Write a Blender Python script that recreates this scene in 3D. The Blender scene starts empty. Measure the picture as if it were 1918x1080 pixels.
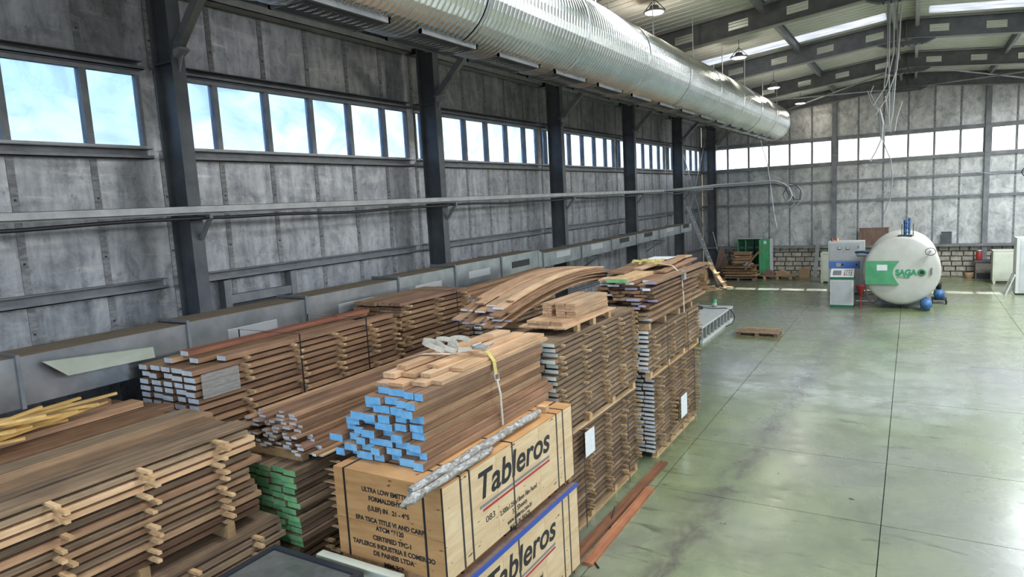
import bpy, math, random
from mathutils import Matrix, Vector, Euler
random.seed(7)
sc = bpy.context.scene
C = sc.collection

# ------------------------------------------------------------------ camera, sky, sun, big lights, exposure
def _n(v):
    v = Vector(v); return v / v.length
F_PX = 1256.0                                    # focal length in pixels of a 1918 px wide frame
_Y = _n((751, -202, F_PX)); _D = _n((535, 9819, F_PX)); _D = _n(_D - _Y * _D.dot(_Y)); _X = _D.cross(_Y)
# rows of world axes in camera space (x right, y down, z forward)
RIGHT = Vector((_X[0], _Y[0], -_D[0])); DOWN = Vector((_X[1], _Y[1], -_D[1])); FWD = Vector((_X[2], _Y[2], -_D[2]))
EYE = Vector((0, 0, 4.4))
cd = bpy.data.cameras.new('camera'); cam = bpy.data.objects.new('camera', cd); C.objects.link(cam)
cd.sensor_width = 36.0; cd.lens = F_PX / 1918.0 * 36.0; cd.clip_end = 300
cam.matrix_world = Matrix(((RIGHT.x, -DOWN.x, -FWD.x, EYE.x), (RIGHT.y, -DOWN.y, -FWD.y, EYE.y), (RIGHT.z, -DOWN.z, -FWD.z, EYE.z), (0, 0, 0, 1)))
sc.camera = cam
def ray(px, py):
    return (RIGHT * (px - 959.0) + DOWN * (py - 540.0) + FWD * F_PX).normalized()
def at_y(px, py, Y):
    r = ray(px, py); return EYE + r * (Y / r.y)
def at_z(px, py, Z):
    r = ray(px, py); return EYE + r * ((Z - EYE.z) / r.z)
def at_x(px, py, X):
    r = ray(px, py); return EYE + r * (X / r.x)

SKY_STRENGTH = 0.36; SUN_STRENGTH = 11.0; EXPOSURE = 0.8
SUN_DIR = Vector((-0.35, 5.1, 6.0)).normalized()
w = bpy.data.worlds.new('sky'); sc.world = w; w.use_nodes = True
nt = w.node_tree; bg = nt.nodes['Background']
sky = nt.nodes.new('ShaderNodeTexSky'); sky.sky_type = 'NISHITA'; sky.sun_disc = False
sky.sun_elevation = math.asin(SUN_DIR.z); sky.sun_rotation = math.atan2(SUN_DIR.x, SUN_DIR.y)
sky.air_density = 1.0; sky.dust_density = 2.0; sky.ozone_density = 1.5
nt.links.new(sky.outputs[0], bg.inputs[0]); bg.inputs[1].default_value = SKY_STRENGTH
sl = bpy.data.lights.new('sun', 'SUN'); sl.energy = SUN_STRENGTH; sl.angle = math.radians(0.6); sl.color = (1.0, 0.95, 0.86)
so = bpy.data.objects.new('sun', sl); C.objects.link(so)
so.rotation_euler = SUN_DIR.to_track_quat('Z', 'Y').to_euler()
def area(name, loc, rot, sx, sy, power, col):
    l = bpy.data.lights.new(name, 'AREA'); l.shape = 'RECTANGLE'; l.size = sx; l.size_y = sy; l.energy = power; l.color = col
    o = bpy.data.objects.new(name, l); C.objects.link(o); o.location = loc; o.rotation_euler = rot; return o
DAY = (0.90, 0.96, 1.0)
# daylight through the unseen window band opposite; overhead and rear lamps are added fill
area('daylight_window_band', (8.9, 14, 6.0), (0, math.radians(90), 0), 1.1, 42, 300, DAY)
for _y in (5.1, 11.1, 17.1, 23.1, 29.1):
    area('overhead_fill', (6.0, _y, 8.2), (0, 0, 0), 5.0, 1.0, 330 if _y < 20 else 620, DAY)  # added overhead fill lamps, some where the roof has no light
for _y in (-0.9, 5.1, 11.1):
    area('overhead_fill', (-3.0, _y, 8.3), (0, 0, 0), 4.4, 1.0, 170, DAY)  # added fill to brighten the stack tops from above
area('rear_fill', (0.5, -7.4, 4.2), (math.radians(90), 0, 0), 15, 7, 80, DAY)  # frontal fill added at the open near end; no gate stands there
vs = sc.view_settings
vs.view_transform = 'Standard'; vs.look = 'None'; vs.exposure = EXPOSURE; vs.gamma = 1.0; vs.use_curve_mapping = False
sc.cycles.use_denoising = True
sc.cycles.max_bounces = 8; sc.cycles.diffuse_bounces = 4; sc.cycles.glossy_bounces = 3; sc.cycles.transparent_max_bounces = 10
sc.cycles.sample_clamp_indirect = 6.0
sc.cycles.caustics_reflective = False; sc.cycles.caustics_refractive = False

# ------------------------------------------------------------------ materials
M = {}
def _base(name):
    m = bpy.data.materials.new(name); m.use_nodes = True; M[name] = m
    t = m.node_tree; return m, t, t.nodes['Principled BSDF'], t.nodes, t.links
def _pos(t, stretch, rnd=False):
    g = t.nodes.new('ShaderNodeNewGeometry'); mp = t.nodes.new('ShaderNodeVectorMath'); mp.operation = 'MULTIPLY'
    mp.inputs[1].default_value = stretch; t.links.new(g.outputs['Position'], mp.inputs[0]); out = mp.outputs[0]
    if rnd:
        oi = t.nodes.new('ShaderNodeObjectInfo'); a = t.nodes.new('ShaderNodeMath'); a.operation = 'MULTIPLY'; a.inputs[1].default_value = 173.0
        t.links.new(oi.outputs['Random'], a.inputs[0]); ad = t.nodes.new('ShaderNodeVectorMath'); ad.operation = 'ADD'
        t.links.new(out, ad.inputs[0]); t.links.new(a.outputs[0], ad.inputs[1]); out = ad.outputs[0]
    return out
def _noise(t, vec, scale, detail=5, rough=0.6, dist=0.0):
    n = t.nodes.new('ShaderNodeTexNoise'); n.inputs['Scale'].default_value = scale; n.inputs['Detail'].default_value = detail
    n.inputs['Roughness'].default_value = rough; n.inputs['Distortion'].default_value = dist; t.links.new(vec, n.inputs['Vector']); return n.outputs['Fac']
def _ramp(t, fac, stops):
    r = t.nodes.new('ShaderNodeValToRGB'); e = r.color_ramp.elements
    while len(e) < len(stops): e.new(0.5)
    for k, (p, c) in enumerate(stops): e[k].position = p; e[k].color = (*c, 1) if len(c) == 3 else c
    t.links.new(fac, r.inputs[0]); return r.outputs[0]
def _mix(t, mode, fac, a, b):
    x = t.nodes.new('ShaderNodeMix'); x.data_type = 'RGBA'; x.blend_type = mode
    for s, v in ((x.inputs[0], fac), (x.inputs[6], a), (x.inputs[7], b)):
        if isinstance(v, (int, float)): s.default_value = v
        elif isinstance(v, tuple): s.default_value = (*v, 1)
        else: t.links.new(v, s)
    return x.outputs[2]
def _bump(t, p, fac, strength, dist=0.02):
    b = t.nodes.new('ShaderNodeBump'); b.inputs['Strength'].default_value = strength; b.inputs['Distance'].default_value = dist
    t.links.new(fac, b.inputs['Height']); t.links.new(b.outputs[0], p.inputs['Normal'])
def mk(name, c1, c2=None, scale=3.0, stretch=(1, 1, 1), rough=0.6, metal=0.0, bump=0.0, lo=0.35, hi=0.65, rnd=False, spec=0.5):
    m, t, p, N, L = _base(name)
    p.inputs['Roughness'].default_value = rough; p.inputs['Metallic'].default_value = metal; p.inputs['Specular IOR Level'].default_value = spec
    if c2 is None: p.inputs['Base Color'].default_value = (*c1, 1); m.diffuse_color = (*c1, 1)
    else:
        f = _noise(t, _pos(t, stretch, rnd), scale)
        L.new(_ramp(t, f, [(lo, c1), (hi, c2)]), p.inputs['Base Color'])
        if bump: _bump(t, p, f, bump)
    return m
def wood(name, pal, rough=0.7, contrast=0.55, tintable=True):
    m, t, p, N, L = _base(name)
    oi = N.new('ShaderNodeObjectInfo')
    base = _ramp(t, oi.outputs['Random'], [(k / max(1, len(pal) - 1), c) for k, c in enumerate(pal)])
    if tintable: base = _mix(t, 'MULTIPLY', 1.0, base, oi.outputs['Color'])
    g = _noise(t, _pos(t, (26, 0.9, 30), True), 1.0, 6, 0.65, 0.4)
    base = _mix(t, 'MULTIPLY', 1.0, base, _ramp(t, g, [(0.28, (1 - contrast,) * 3), (0.7, (1.18, 1.15, 1.1))]))
    s = _noise(t, _pos(t, (3, 2.2, 3), True), 1.0, 4)
    base = _mix(t, 'MULTIPLY', 0.7, base, _ramp(t, s, [(0.3, (0.62, 0.6, 0.58)), (0.62, (1.08, 1.05, 1.02))]))
    L.new(base, p.inputs['Base Color']); p.inputs['Roughness'].default_value = rough; p.inputs['Specular IOR Level'].default_value = 0.3
    _bump(t, p, g, 0.25, 0.004)
    return m
BROWN = [(0.30, 0.165, 0.095), (0.44, 0.27, 0.16), (0.25, 0.14, 0.09), (0.38, 0.225, 0.135), (0.50, 0.32, 0.19), (0.33, 0.19, 0.14)]
wood('wood_brown', BROWN)
wood('wood_weathered', [(0.36, 0.25, 0.165), (0.28, 0.19, 0.125), (0.44, 0.32, 0.21), (0.32, 0.21, 0.15)], 0.8, 0.65)
wood('wood_planed', [(0.62, 0.40, 0.24), (0.52, 0.32, 0.19), (0.70, 0.48, 0.30), (0.55, 0.36, 0.24)], 0.55, 0.35)
wood('wood_pine', [(0.66, 0.46, 0.26), (0.58, 0.38, 0.20), (0.72, 0.52, 0.31)], 0.7, 0.35)
wood('wood_yellow', [(0.72, 0.47, 0.17), (0.62, 0.38, 0.12), (0.76, 0.54, 0.24)], 0.65, 0.35)
mk('end_white', (0.62, 0.64, 0.67), (0.80, 0.82, 0.84), 9, rough=0.7, rnd=True)
mk('end_cream', (0.62, 0.62, 0.54), (0.74, 0.74, 0.66), 9, rough=0.7, rnd=True)
mk('end_blue', (0.13, 0.42, 0.74), (0.26, 0.56, 0.86), 10, rough=0.6, rnd=True)
mk('end_green', (0.14, 0.42, 0.17), (0.30, 0.60, 0.28), 6, rough=0.65, rnd=True)
mk('end_lilac', (0.30, 0.26, 0.40), (0.46, 0.42, 0.55), 9, rough=0.7, rnd=True)
# crate boards: pale plywood with long streaks and dark knots
def crate_mat(name, a, b):
    m, t, p, N, L = _base(name)
    tc = N.new('ShaderNodeTexCoord')
    def sv(s):
        v = N.new('ShaderNodeVectorMath'); v.operation = 'MULTIPLY'; v.inputs[1].default_value = s; L.new(tc.outputs['Object'], v.inputs[0]); return v.outputs[0]
    base = _ramp(t, _noise(t, sv((1.6, 1.6, 11)), 1.0, 6, 0.6, 0.6), [(0.3, a), (0.68, b)])
    kn = _noise(t, sv((5.5, 5.5, 16)), 1.0, 2, 0.5)
    base = _mix(t, 'MULTIPLY', 1.0, base, _ramp(t, kn, [(0.29, (0.30, 0.16, 0.09)), (0.335, (1, 1, 1))]))
    L.new(base, p.inputs['Base Color']); p.inputs['Roughness'].default_value = 0.6
crate_mat('crate_wood', (0.60, 0.41, 0.22), (0.78, 0.60, 0.38))
crate_mat('crate_wood_shaded', (0.42, 0.205, 0.075), (0.58, 0.32, 0.13))  # the same boards darkened: end faces' shade put into the colour
mk('print_black', (0.012, 0.012, 0.013), rough=0.6)
mk('print_red', (0.42, 0.03, 0.04), rough=0.6)
mk('print_grey', (0.22, 0.22, 0.22), rough=0.6)
mk('print_blue', (0.03, 0.08, 0.36), rough=0.5)
mk('print_green', (0.02, 0.30, 0.13), rough=0.5)
mk('strap_black', (0.015, 0.015, 0.017), rough=0.4)
mk('strap_brown', (0.23, 0.19, 0.14), rough=0.7)
mk('webbing', (0.46, 0.43, 0.36), (0.56, 0.53, 0.46), 30, rough=0.85)
mk('webbing_yellow', (0.50, 0.40, 0.08), (0.62, 0.54, 0.22), 25, rough=0.8)
mk('paper', (0.72, 0.74, 0.76), (0.82, 0.84, 0.86), 14, rough=0.5)
mk('cardboard', (0.36, 0.23, 0.13), (0.44, 0.29, 0.17), 5, rough=0.8)
mk('dark_gap', (0.01, 0.009, 0.008), rough=0.95)
# thin clear film
m, t, p, N, L = _base('film')
p.inputs['Base Color'].default_value = (0.45, 0.44, 0.42, 1); p.inputs['Roughness'].default_value = 0.12
p.inputs['Alpha'].default_value = 0.4; p.inputs['Specular IOR Level'].default_value = 0.8
_bump(t, p, _noise(t, _pos(t, (30, 14, 30)), 1.0, 3, 0.6, 1.0), 0.9, 0.03)
# wrapped package
m, t, p, N, L = _base('film_wrap')
f = _noise(t, _pos(t, (22, 9, 22)), 1.0, 5, 0.7, 1.2)
L.new(_ramp(t, f, [(0.40, (0.20, 0.18, 0.15)), (0.54, (0.40, 0.38, 0.35)), (0.70, (0.74, 0.75, 0.76))]), p.inputs['Base Color'])
p.inputs['Roughness'].default_value = 0.22; _bump(t, p, f, 0.9, 0.03)
# foil faced wall panels
def panel_mat(name, a, b, warm):
    m, t, p, N, L = _base(name)
    v = _noise(t, _pos(t, (2.2, 5.5, 0.7), True), 1.0, 7, 0.62, 0.3)
    base = _ramp(t, v, [(0.30, a), (0.66, b)])
    h = _noise(t, _pos(t, (0.8, 0.8, 6.0), True), 1.0, 6, 0.7, 0.8)
    base = _mix(t, 'MIX', _ramp(t, h, [(0.56, (0, 0, 0)), (0.72, (0.65, 0.65, 0.65))]), base, warm)
    mo = _noise(t, _pos(t, (3.2, 3.2, 2.6), True), 1.0, 8, 0.72, 0.6)
    base = _mix(t, 'MULTIPLY', 1.0, base, _ramp(t, mo, [(0.34, (0.62, 0.62, 0.63)), (0.5, (1, 1, 1)), (0.66, (1.28, 1.27, 1.24))]))
    d = _noise(t, _pos(t, (7, 7, 5)), 1.0, 6, 0.75)
    base = _mix(t, 'MULTIPLY', 1.0, base, _ramp(t, d, [(0.27, (0.42, 0.42, 0.42)), (0.42, (1, 1, 1))]))
    L.new(base, p.inputs['Base Color']); p.inputs['Metallic'].default_value = 0.55
    L.new(_ramp(t, h, [(0.3, (0.52,) * 3), (0.7, (0.36,) * 3)]), p.inputs['Roughness'])
    _bump(t, p, v, 0.18, 0.02)
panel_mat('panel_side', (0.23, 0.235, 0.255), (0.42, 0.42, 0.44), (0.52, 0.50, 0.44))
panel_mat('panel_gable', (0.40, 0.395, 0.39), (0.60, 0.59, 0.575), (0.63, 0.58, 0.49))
mk('seam', (0.16, 0.16, 0.17), (0.31, 0.31, 0.32), 4, (2, 2, 6), 0.55, 0.4)
mk('screw', (0.02, 0.02, 0.02), rough=0.5)
mk('steel_dark', (0.075, 0.082, 0.095), (0.12, 0.125, 0.135), 2.5, rough=0.5, metal=0.25)
mk('steel_mid', (0.16, 0.165, 0.18), (0.25, 0.255, 0.265), 3, rough=0.5, metal=0.3)
mk('steel_light', (0.34, 0.34, 0.345), (0.46, 0.46, 0.46), 4, rough=0.5, metal=0.4)
mk('rafter_paint', (0.10, 0.105, 0.11), (0.155, 0.158, 0.165), 3, rough=0.6, metal=0.1)
mk('rafter_edge', (0.36, 0.35, 0.33), rough=0.6)
mk('galvanised', (0.42, 0.45, 0.47), (0.62, 0.65, 0.67), 2.2, rough=0.30, metal=0.95)
# corrugated duct: bright zinc, brown dust lying on its upper side
m, t, p, N, L = _base('duct_zinc')
g = N.new('ShaderNodeNewGeometry'); sp = N.new('ShaderNodeSeparateXYZ'); L.new(g.outputs['True Normal'], sp.inputs[0])
z_ = _noise(t, _pos(t, (1.4, 0.6, 1.4)), 1.0, 5)
base = _ramp(t, z_, [(0.3, (0.50, 0.53, 0.50)), (0.7, (0.74, 0.75, 0.73))])
dn = _noise(t, _pos(t, (3, 1, 3)), 1.0, 6)
ad = N.new('ShaderNodeMath'); ad.operation = 'MULTIPLY_ADD'; L.new(dn, ad.inputs[0]); ad.inputs[1].default_value = 0.35; L.new(sp.outputs['Z'], ad.inputs[2])
dm = _ramp(t, ad.outputs[0], [(0.74, (0, 0, 0)), (0.98, (1, 1, 1))])
L.new(_mix(t, 'MIX', dm, base, (0.26, 0.18, 0.11)), p.inputs['Base Color'])
L.new(_ramp(t, dm, [(0, (1, 1, 1)), (1, (0.05,) * 3)]), p.inputs['Metallic'])
L.new(_ramp(t, dm, [(0, (0.26,) * 3), (1, (0.85,) * 3)]), p.inputs['Roughness'])
mk('duct_dust', (0.17, 0.125, 0.08), (0.26, 0.20, 0.13), 3, (6, 1, 1), 0.9)
mk('roof_sheet', (0.66, 0.66, 0.61), (0.80, 0.80, 0.76), 1.6, (1.5, 7, 1.5), 0.6)
# frosted roof light
m, t, p, N, L = _base('skylight')
N.remove(p); tr = N.new('ShaderNodeBsdfTranslucent'); df = N.new('ShaderNodeBsdfDiffuse'); mx = N.new('ShaderNodeMixShader'); mx.inputs[0].default_value = 0.12
f = _noise(t, _pos(t, (1.2, 10, 1.2)), 1.0, 6)
c_ = _ramp(t, f, [(0.3, (0.26, 0.28, 0.30)), (0.62, (0.50, 0.51, 0.52))])
L.new(c_, tr.inputs[0]); L.new(c_, df.inputs[0]); L.new(tr.outputs[0], mx.inputs[1]); L.new(df.outputs[0], mx.inputs[2])
L.new(mx.outputs[0], N['Material Output'].inputs[0])
# window panes: plastic sheet dulled by smears, long wall tinted to dim the sky seen, gable clear
def pane_mat(name, tint, milk):
    m, t, p, N, L = _base(name)
    N.remove(p); tr = N.new('ShaderNodeBsdfTransparent'); tr.inputs[0].default_value = (*tint, 1)
    tl = N.new('ShaderNodeBsdfTranslucent'); tl.inputs[0].default_value = (*milk, 1)
    gl = N.new('ShaderNodeBsdfGlossy'); gl.inputs[1].default_value = 0.12
    f = _noise(t, _pos(t, (1.1, 1.1, 1.4), True), 1.0, 5, 0.6, 0.8)
    m1 = N.new('ShaderNodeMixShader'); L.new(_ramp(t, f, [(0.40, (0.06,) * 3), (0.66, (0.40,) * 3)]), m1.inputs[0]); L.new(tr.outputs[0], m1.inputs[1]); L.new(tl.outputs[0], m1.inputs[2])
    m2 = N.new('ShaderNodeMixShader'); m2.inputs[0].default_value = 0.04; L.new(m1.outputs[0], m2.inputs[1]); L.new(gl.outputs[0], m2.inputs[2])
    L.new(m2.outputs[0], N['Material Output'].inputs[0])
pane_mat('pane_dimmed', (0.64, 0.72, 0.80), (0.60, 0.67, 0.78))
pane_mat('pane_clear', (0.88, 0.91, 0.94), (0.85, 0.88, 0.93))
# concrete floor: green-grey coat, worn and polished by traffic
m, t, p, N, L = _base('concrete')
big = _noise(t, _pos(t, (0.16, 0.16, 1)), 1.0, 3, 0.5)
base = _ramp(t, big, [(0.40, (0.20, 0.238, 0.12)), (0.62, (0.225, 0.232, 0.195))])
mid = _noise(t, _pos(t, (0.9, 0.9, 1)), 1.0, 8, 0.7, 0.3)
base = _mix(t, 'MULTIPLY', 1.0, base, _ramp(t, mid, [(0.32, (0.66, 0.66, 0.66)), (0.62, (1.12, 1.12, 1.1))]))
scr = _noise(t, _pos(t, (1.1, 5.5, 1)), 1.0, 9, 0.78, 0.6)
base = _mix(t, 'MULTIPLY', 1.0, base, _ramp(t, scr, [(0.34, (0.48, 0.46, 0.44)), (0.44, (1, 1, 1))]))
# rubber track worn into the coat along the drive lane
gp = N.new('ShaderNodeNewGeometry'); sx_ = N.new('ShaderNodeSeparateXYZ'); L.new(gp.outputs['Position'], sx_.inputs[0])
def _m(op, a, b):
    q = N.new('ShaderNodeMath'); q.operation = op
    for s_, v in zip(q.inputs, (a, b)):
        if isinstance(v, (int, float)): s_.default_value = v
        else: L.new(v, s_)
    return q.outputs[0]
ln = _m('ABSOLUTE', _m('ADD', _m('SUBTRACT', sx_.outputs['X'], _m('MULTIPLY', sx_.outputs['Y'], 0.045)), 2.75), 0)
trk = _m('MULTIPLY', _ramp(t, ln, [(0.05, (1, 1, 1)), (0.42, (0, 0, 0))]), _ramp(t, _noise(t, _pos(t, (2.2, 1.4, 1)), 1.0, 9, 0.8, 1.0), [(0.40, (0, 0, 0)), (0.58, (1, 1, 1))]))
base = _mix(t, 'MIX', _m('MULTIPLY', trk, 0.8), base, (0.075, 0.07, 0.065))
spt = _noise(t, _pos(t, (5.5, 5.5, 1)), 1.0, 2, 0.5)
base = _mix(t, 'MULTIPLY', 1.0, base, _ramp(t, spt, [(0.235, (0.35, 0.34, 0.32)), (0.26, (1, 1, 1))]))
L.new(base, p.inputs['Base Color'])
L.new(_ramp(t, mid, [(0.3, (0.40,) * 3), (0.68, (0.17,) * 3)]), p.inputs['Roughness']); p.inputs['Specular IOR Level'].default_value = 0.8
p.inputs['Coat Weight'].default_value = 0.42; p.inputs['Coat IOR'].default_value = 1.6
L.new(_ramp(t, scr, [(0.34, (0.34,) * 3), (0.6, (0.13,) * 3)]), p.inputs['Coat Roughness'])
_bump(t, p, scr, 0.08, 0.01)
mk('joint', (0.03, 0.03, 0.028), rough=0.9)
mk('stone', (0.30, 0.27, 0.23), (0.50, 0.46, 0.39), 5, rough=0.9, bump=0.6, rnd=True)
mk('mortar', (0.16, 0.14, 0.12), (0.22, 0.20, 0.17), 6, rough=0.95)
mk('machine_white', (0.56, 0.57, 0.56), (0.62, 0.63, 0.61), 3, rough=0.4)
mk('machine_cream', (0.58, 0.60, 0.50), (0.66, 0.68, 0.57), 3, rough=0.45)
mk('machine_grey', (0.46, 0.47, 0.48), (0.52, 0.53, 0.54), 3, rough=0.4)
mk('tank_paint', (0.50, 0.49, 0.44), (0.58, 0.57, 0.52), 2, rough=0.38)
mk('tank_body', (0.62, 0.59, 0.50), (0.70, 0.67, 0.58), 2, rough=0.45)
mk('machine_green', (0.06, 0.30, 0.13), (0.10, 0.38, 0.18), 3, rough=0.4)
mk('green_dark', (0.015, 0.13, 0.06), rough=0.4)
mk('machine_blue', (0.10, 0.22, 0.62), rough=0.4)
mk('motor_blue', (0.02, 0.08, 0.22), (0.05, 0.15, 0.33), 6, rough=0.45)
mk('black', (0.012, 0.012, 0.014), rough=0.5)
mk('red', (0.34, 0.03, 0.03), rough=0.45)
mk('orange', (0.62, 0.26, 0.06), rough=0.5)
mk('cable_black', (0.02, 0.02, 0.023), rough=0.45)
mk('cable_grey', (0.34, 0.36, 0.39), rough=0.45)
mk('cable_light', (0.62, 0.63, 0.65), rough=0.45)
mk('aluminium', (0.70, 0.71, 0.72), rough=0.35, metal=0.8)
mk('deck_white', (0.50, 0.51, 0.50), (0.62, 0.63, 0.61), 4, rough=0.6)
mk('ply_dark', (0.17, 0.10, 0.075), (0.25, 0.16, 0.12), 2, (4, 4, 1), 0.7)
mk('ply_light', (0.55, 0.40, 0.24), (0.66, 0.50, 0.31), 3, (4, 1, 4), 0.7)
mk('sheet_olive', (0.30, 0.32, 0.25), (0.36, 0.38, 0.30), 3, rough=0.5)
mk('glass_dull', (0.10, 0.105, 0.10), (0.16, 0.165, 0.155), 4, rough=0.18)
mk('frame_dark', (0.03, 0.035, 0.045), rough=0.35)
mk('rag', (0.10, 0.11, 0.15), (0.42, 0.40, 0.42), 16, rough=0.9)
m, t, p, N, L = _base('lamp_glow')
p.inputs['Base Color'].default_value = (1, 1, 1, 1); p.inputs['Emission Color'].default_value = (1.0, 0.95, 0.84, 1); p.inputs['Emission Strength'].default_value = 7.0
mk('led_orange', (0.85, 0.36, 0.05), rough=0.3)

# ------------------------------------------------------------------ building helpers
WM = {}
def link(o, W=None):
    C.objects.link(o)
    if W is not None: o.matrix_basis = W
    WM[o.name] = W if W is not None else Matrix.Identity(4)
    return o
def put(o, parent):                              # parent in place (o is already where it should be in the world)
    if parent is not None:
        o.parent = parent; o.matrix_parent_inverse = WM[parent.name].inverted()
    return o
def tag(o, label=None, cat=None, group=None, kind=None):
    if label: o['label'] = label
    if cat: o['category'] = cat
    if group: o['group'] = group
    if kind: o['kind'] = kind
    return o
def empty(name, loc, rz=0.0):
    o = bpy.data.objects.new(name, None); o.empty_display_size = 0.2
    return link(o, Matrix.Translation(loc) @ Matrix.Rotation(rz, 4, 'Z'))
def thing(name, loc, label, cat, group=None, kind=None, rz=0.0):
    return tag(empty(name, loc, rz), label, cat, group, kind)
BOXF = ((0, 3, 2, 1), (4, 5, 6, 7), (0, 1, 5, 4), (1, 2, 6, 5), (2, 3, 7, 6), (3, 0, 4, 7))
class MB:
    def __init__(s): s.v = []; s.f = []; s.m = []; s.sm = []
    def add(s, vs, fs, mi=0, smooth=False):
        b = len(s.v); s.v += [tuple(q) for q in vs]
        for f in fs: s.f.append(tuple(b + i for i in f)); s.m.append(mi); s.sm.append(smooth)
        return s
    def box(s, a, b, mi=0):
        (x0, y0, z0), (x1, y1, z1) = a, b
        return s.add([(x0, y0, z0), (x1, y0, z0), (x1, y1, z0), (x0, y1, z0), (x0, y0, z1), (x1, y0, z1), (x1, y1, z1), (x0, y1, z1)], BOXF, mi)
    def obox(s, c, size, R, mi=0):
        h = [d / 2 for d in size]; c = Vector(c)
        vs = [c + R @ Vector((sx * h[0], sy * h[1], sz * h[2])) for sz in (-1, 1) for sx, sy in ((-1, -1), (1, -1), (1, 1), (-1, 1))]
        return s.add(vs, BOXF, mi)
    def bar(s, p0, p1, wd, ht, mi=0):                # rectangular bar between two points
        p0, p1 = Vector(p0), Vector(p1); d = p1 - p0
        R = d.to_track_quat('Y', 'Z').to_matrix()
        return s.obox((p0 + p1) / 2, (wd, d.length, ht), R, mi)
    def tube(s, pts, r, n=6, mi=0, cap=True):
        pts = [Vector(q) for q in pts]; vs = []; up = Vector((0, 0, 1))
        for k, q in enumerate(pts):
            d = (pts[min(k + 1, len(pts) - 1)] - pts[max(k - 1, 0)]).normalized()
            if abs(d.dot(up)) > 0.95: up = Vector((1, 0, 0)) if abs(d.x) < 0.9 else Vector((0, 1, 0))
            a = d.cross(up).normalized(); b = a.cross(d); up = b
            rr = r[k] if isinstance(r, (list, tuple)) else r
            vs += [q + (a * math.cos(2 * math.pi * i / n) + b * math.sin(2 * math.pi * i / n)) * rr for i in range(n)]
        fs = [(k * n + i, k * n + (i + 1) % n, (k + 1) * n + (i + 1) % n, (k + 1) * n + i) for k in range(len(pts) - 1) for i in range(n)]
        s.add(vs, fs, mi, True)
        if cap:
            L_ = (len(pts) - 1) * n
            s.add(vs[:n], [tuple(reversed(range(n)))], mi); s.add(vs[L_:], [tuple(range(n))], mi)
        return s
    def prism(s, pts, off, mi=0):                    # polygon swept along off
        n = len(pts); off = Vector(off); a = [Vector(q) for q in pts]; b = [q + off for q in a]
        return s.add(a + b, [tuple(reversed(range(n))), tuple(range(n, 2 * n))] + [(i, (i + 1) % n, n + (i + 1) % n, n + i) for i in range(n)], mi)
    def lathe(s, prof, c, axis='Z', n=24, mi=0):     # prof: (radius, height)
        vs = []; c = Vector(c)
        for r, h in prof:
            for i in range(n):
                a = 2 * math.pi * i / n; u, v_ = r * math.cos(a), r * math.sin(a)
                vs.append(c + (Vector((u, v_, h)) if axis == 'Z' else Vector((u, h, v_)) if axis == 'Y' else Vector((h, u, v_))))
        fs = [(k * n + i, k * n + (i + 1) % n, (k + 1) * n + (i + 1) % n, (k + 1) * n + i) for k in range(len(prof) - 1) for i in range(n)]
        return s.add(vs, fs, mi, True)
    def ribbon(s, pts, wd, th=0.004, mi=0):          # flat strap lying across pts, wd = width vector
        pts = [Vector(q) for q in pts]; wd = Vector(wd) / 2; n = len(pts); vs = []
        for k, q in enumerate(pts):
            d = (pts[min(k + 1, n - 1)] - pts[max(k - 1, 0)]).normalized(); nn = d.cross(wd).normalized() * th / 2
            vs += [q - wd - nn, q + wd - nn, q + wd + nn, q - wd + nn]
        fs = [(k * 4 + i, k * 4 + (i + 1) % 4, k * 4 + 4 + (i + 1) % 4, k * 4 + 4 + i) for k in range(n - 1) for i in range(4)] + [(3, 2, 1, 0), tuple(4 * (n - 1) + i for i in range(4))]
        return s.add(vs, fs, mi)
    def mesh(s, name, mats):
        me = bpy.data.meshes.new(name); me.from_pydata(s.v, [], s.f)
        for q in ([mats] if isinstance(mats, str) else mats): me.materials.append(M[q])
        me.polygons.foreach_set('material_index', s.m); me.polygons.foreach_set('use_smooth', s.sm); me.update(); return me
    def build(s, name, mats, parent=None, label=None, origin=True):
        if origin and s.v:                           # origin at the middle of the mesh's underside
            xs, ys, zs = zip(*s.v); c = Vector(((min(xs) + max(xs)) / 2, (min(ys) + max(ys)) / 2, min(zs)))
            s.v = [(x - c.x, y - c.y, z - c.z) for x, y, z in s.v]
        else: c = Vector((0, 0, 0))
        o = bpy.data.objects.new(name, s.mesh(name, mats)); link(o, Matrix.Translation(c))
        if label: o['label'] = label
        return put(o, parent)
UNIT = {}
def unit(side, end=None):                            # unit box, ends (faces at +-y) in their own material
    k = (side, end)
    if k not in UNIT:
        b = MB().box((-.5, -.5, -.5), (.5, .5, .5)); mats = [side, end or side]
        for i in (2, 4): b.m[i] = 1
        UNIT[k] = b.mesh('board_' + side, mats)
    return UNIT[k]
def piece(name, mesh, c, size, parent=None, rot=(0, 0, 0), tint=1.0, col=None):
    o = bpy.data.objects.new(name, mesh)
    link(o, Matrix.LocRotScale(Vector(c), Euler(rot), Vector(size)))
    k = tint if isinstance(tint, (int, float)) else 1.0
    cc = col or (k, k, k); o.color = (cc[0], cc[1], cc[2], 1)
    return put(o, parent)
def cut(name, a, b, mat, parent=None):               # a plain box part through two corners
    c = [(p + q) / 2 for p, q in zip(a, b)]; s_ = [abs(q - p) for p, q in zip(a, b)]
    return piece(name, unit(mat), c, s_, parent)
rnd = random.uniform

# ================================================================== THE HALL
XL, XR, YB, YF = -9.60, 9.10, 36.10, -8.0            # inner faces of the long walls, the far gable, the open near end
RIDGE = -0.25
def roof_z(x): return 9.14 - 0.105 * abs(x - RIDGE)   # top edge of the rafters
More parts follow.
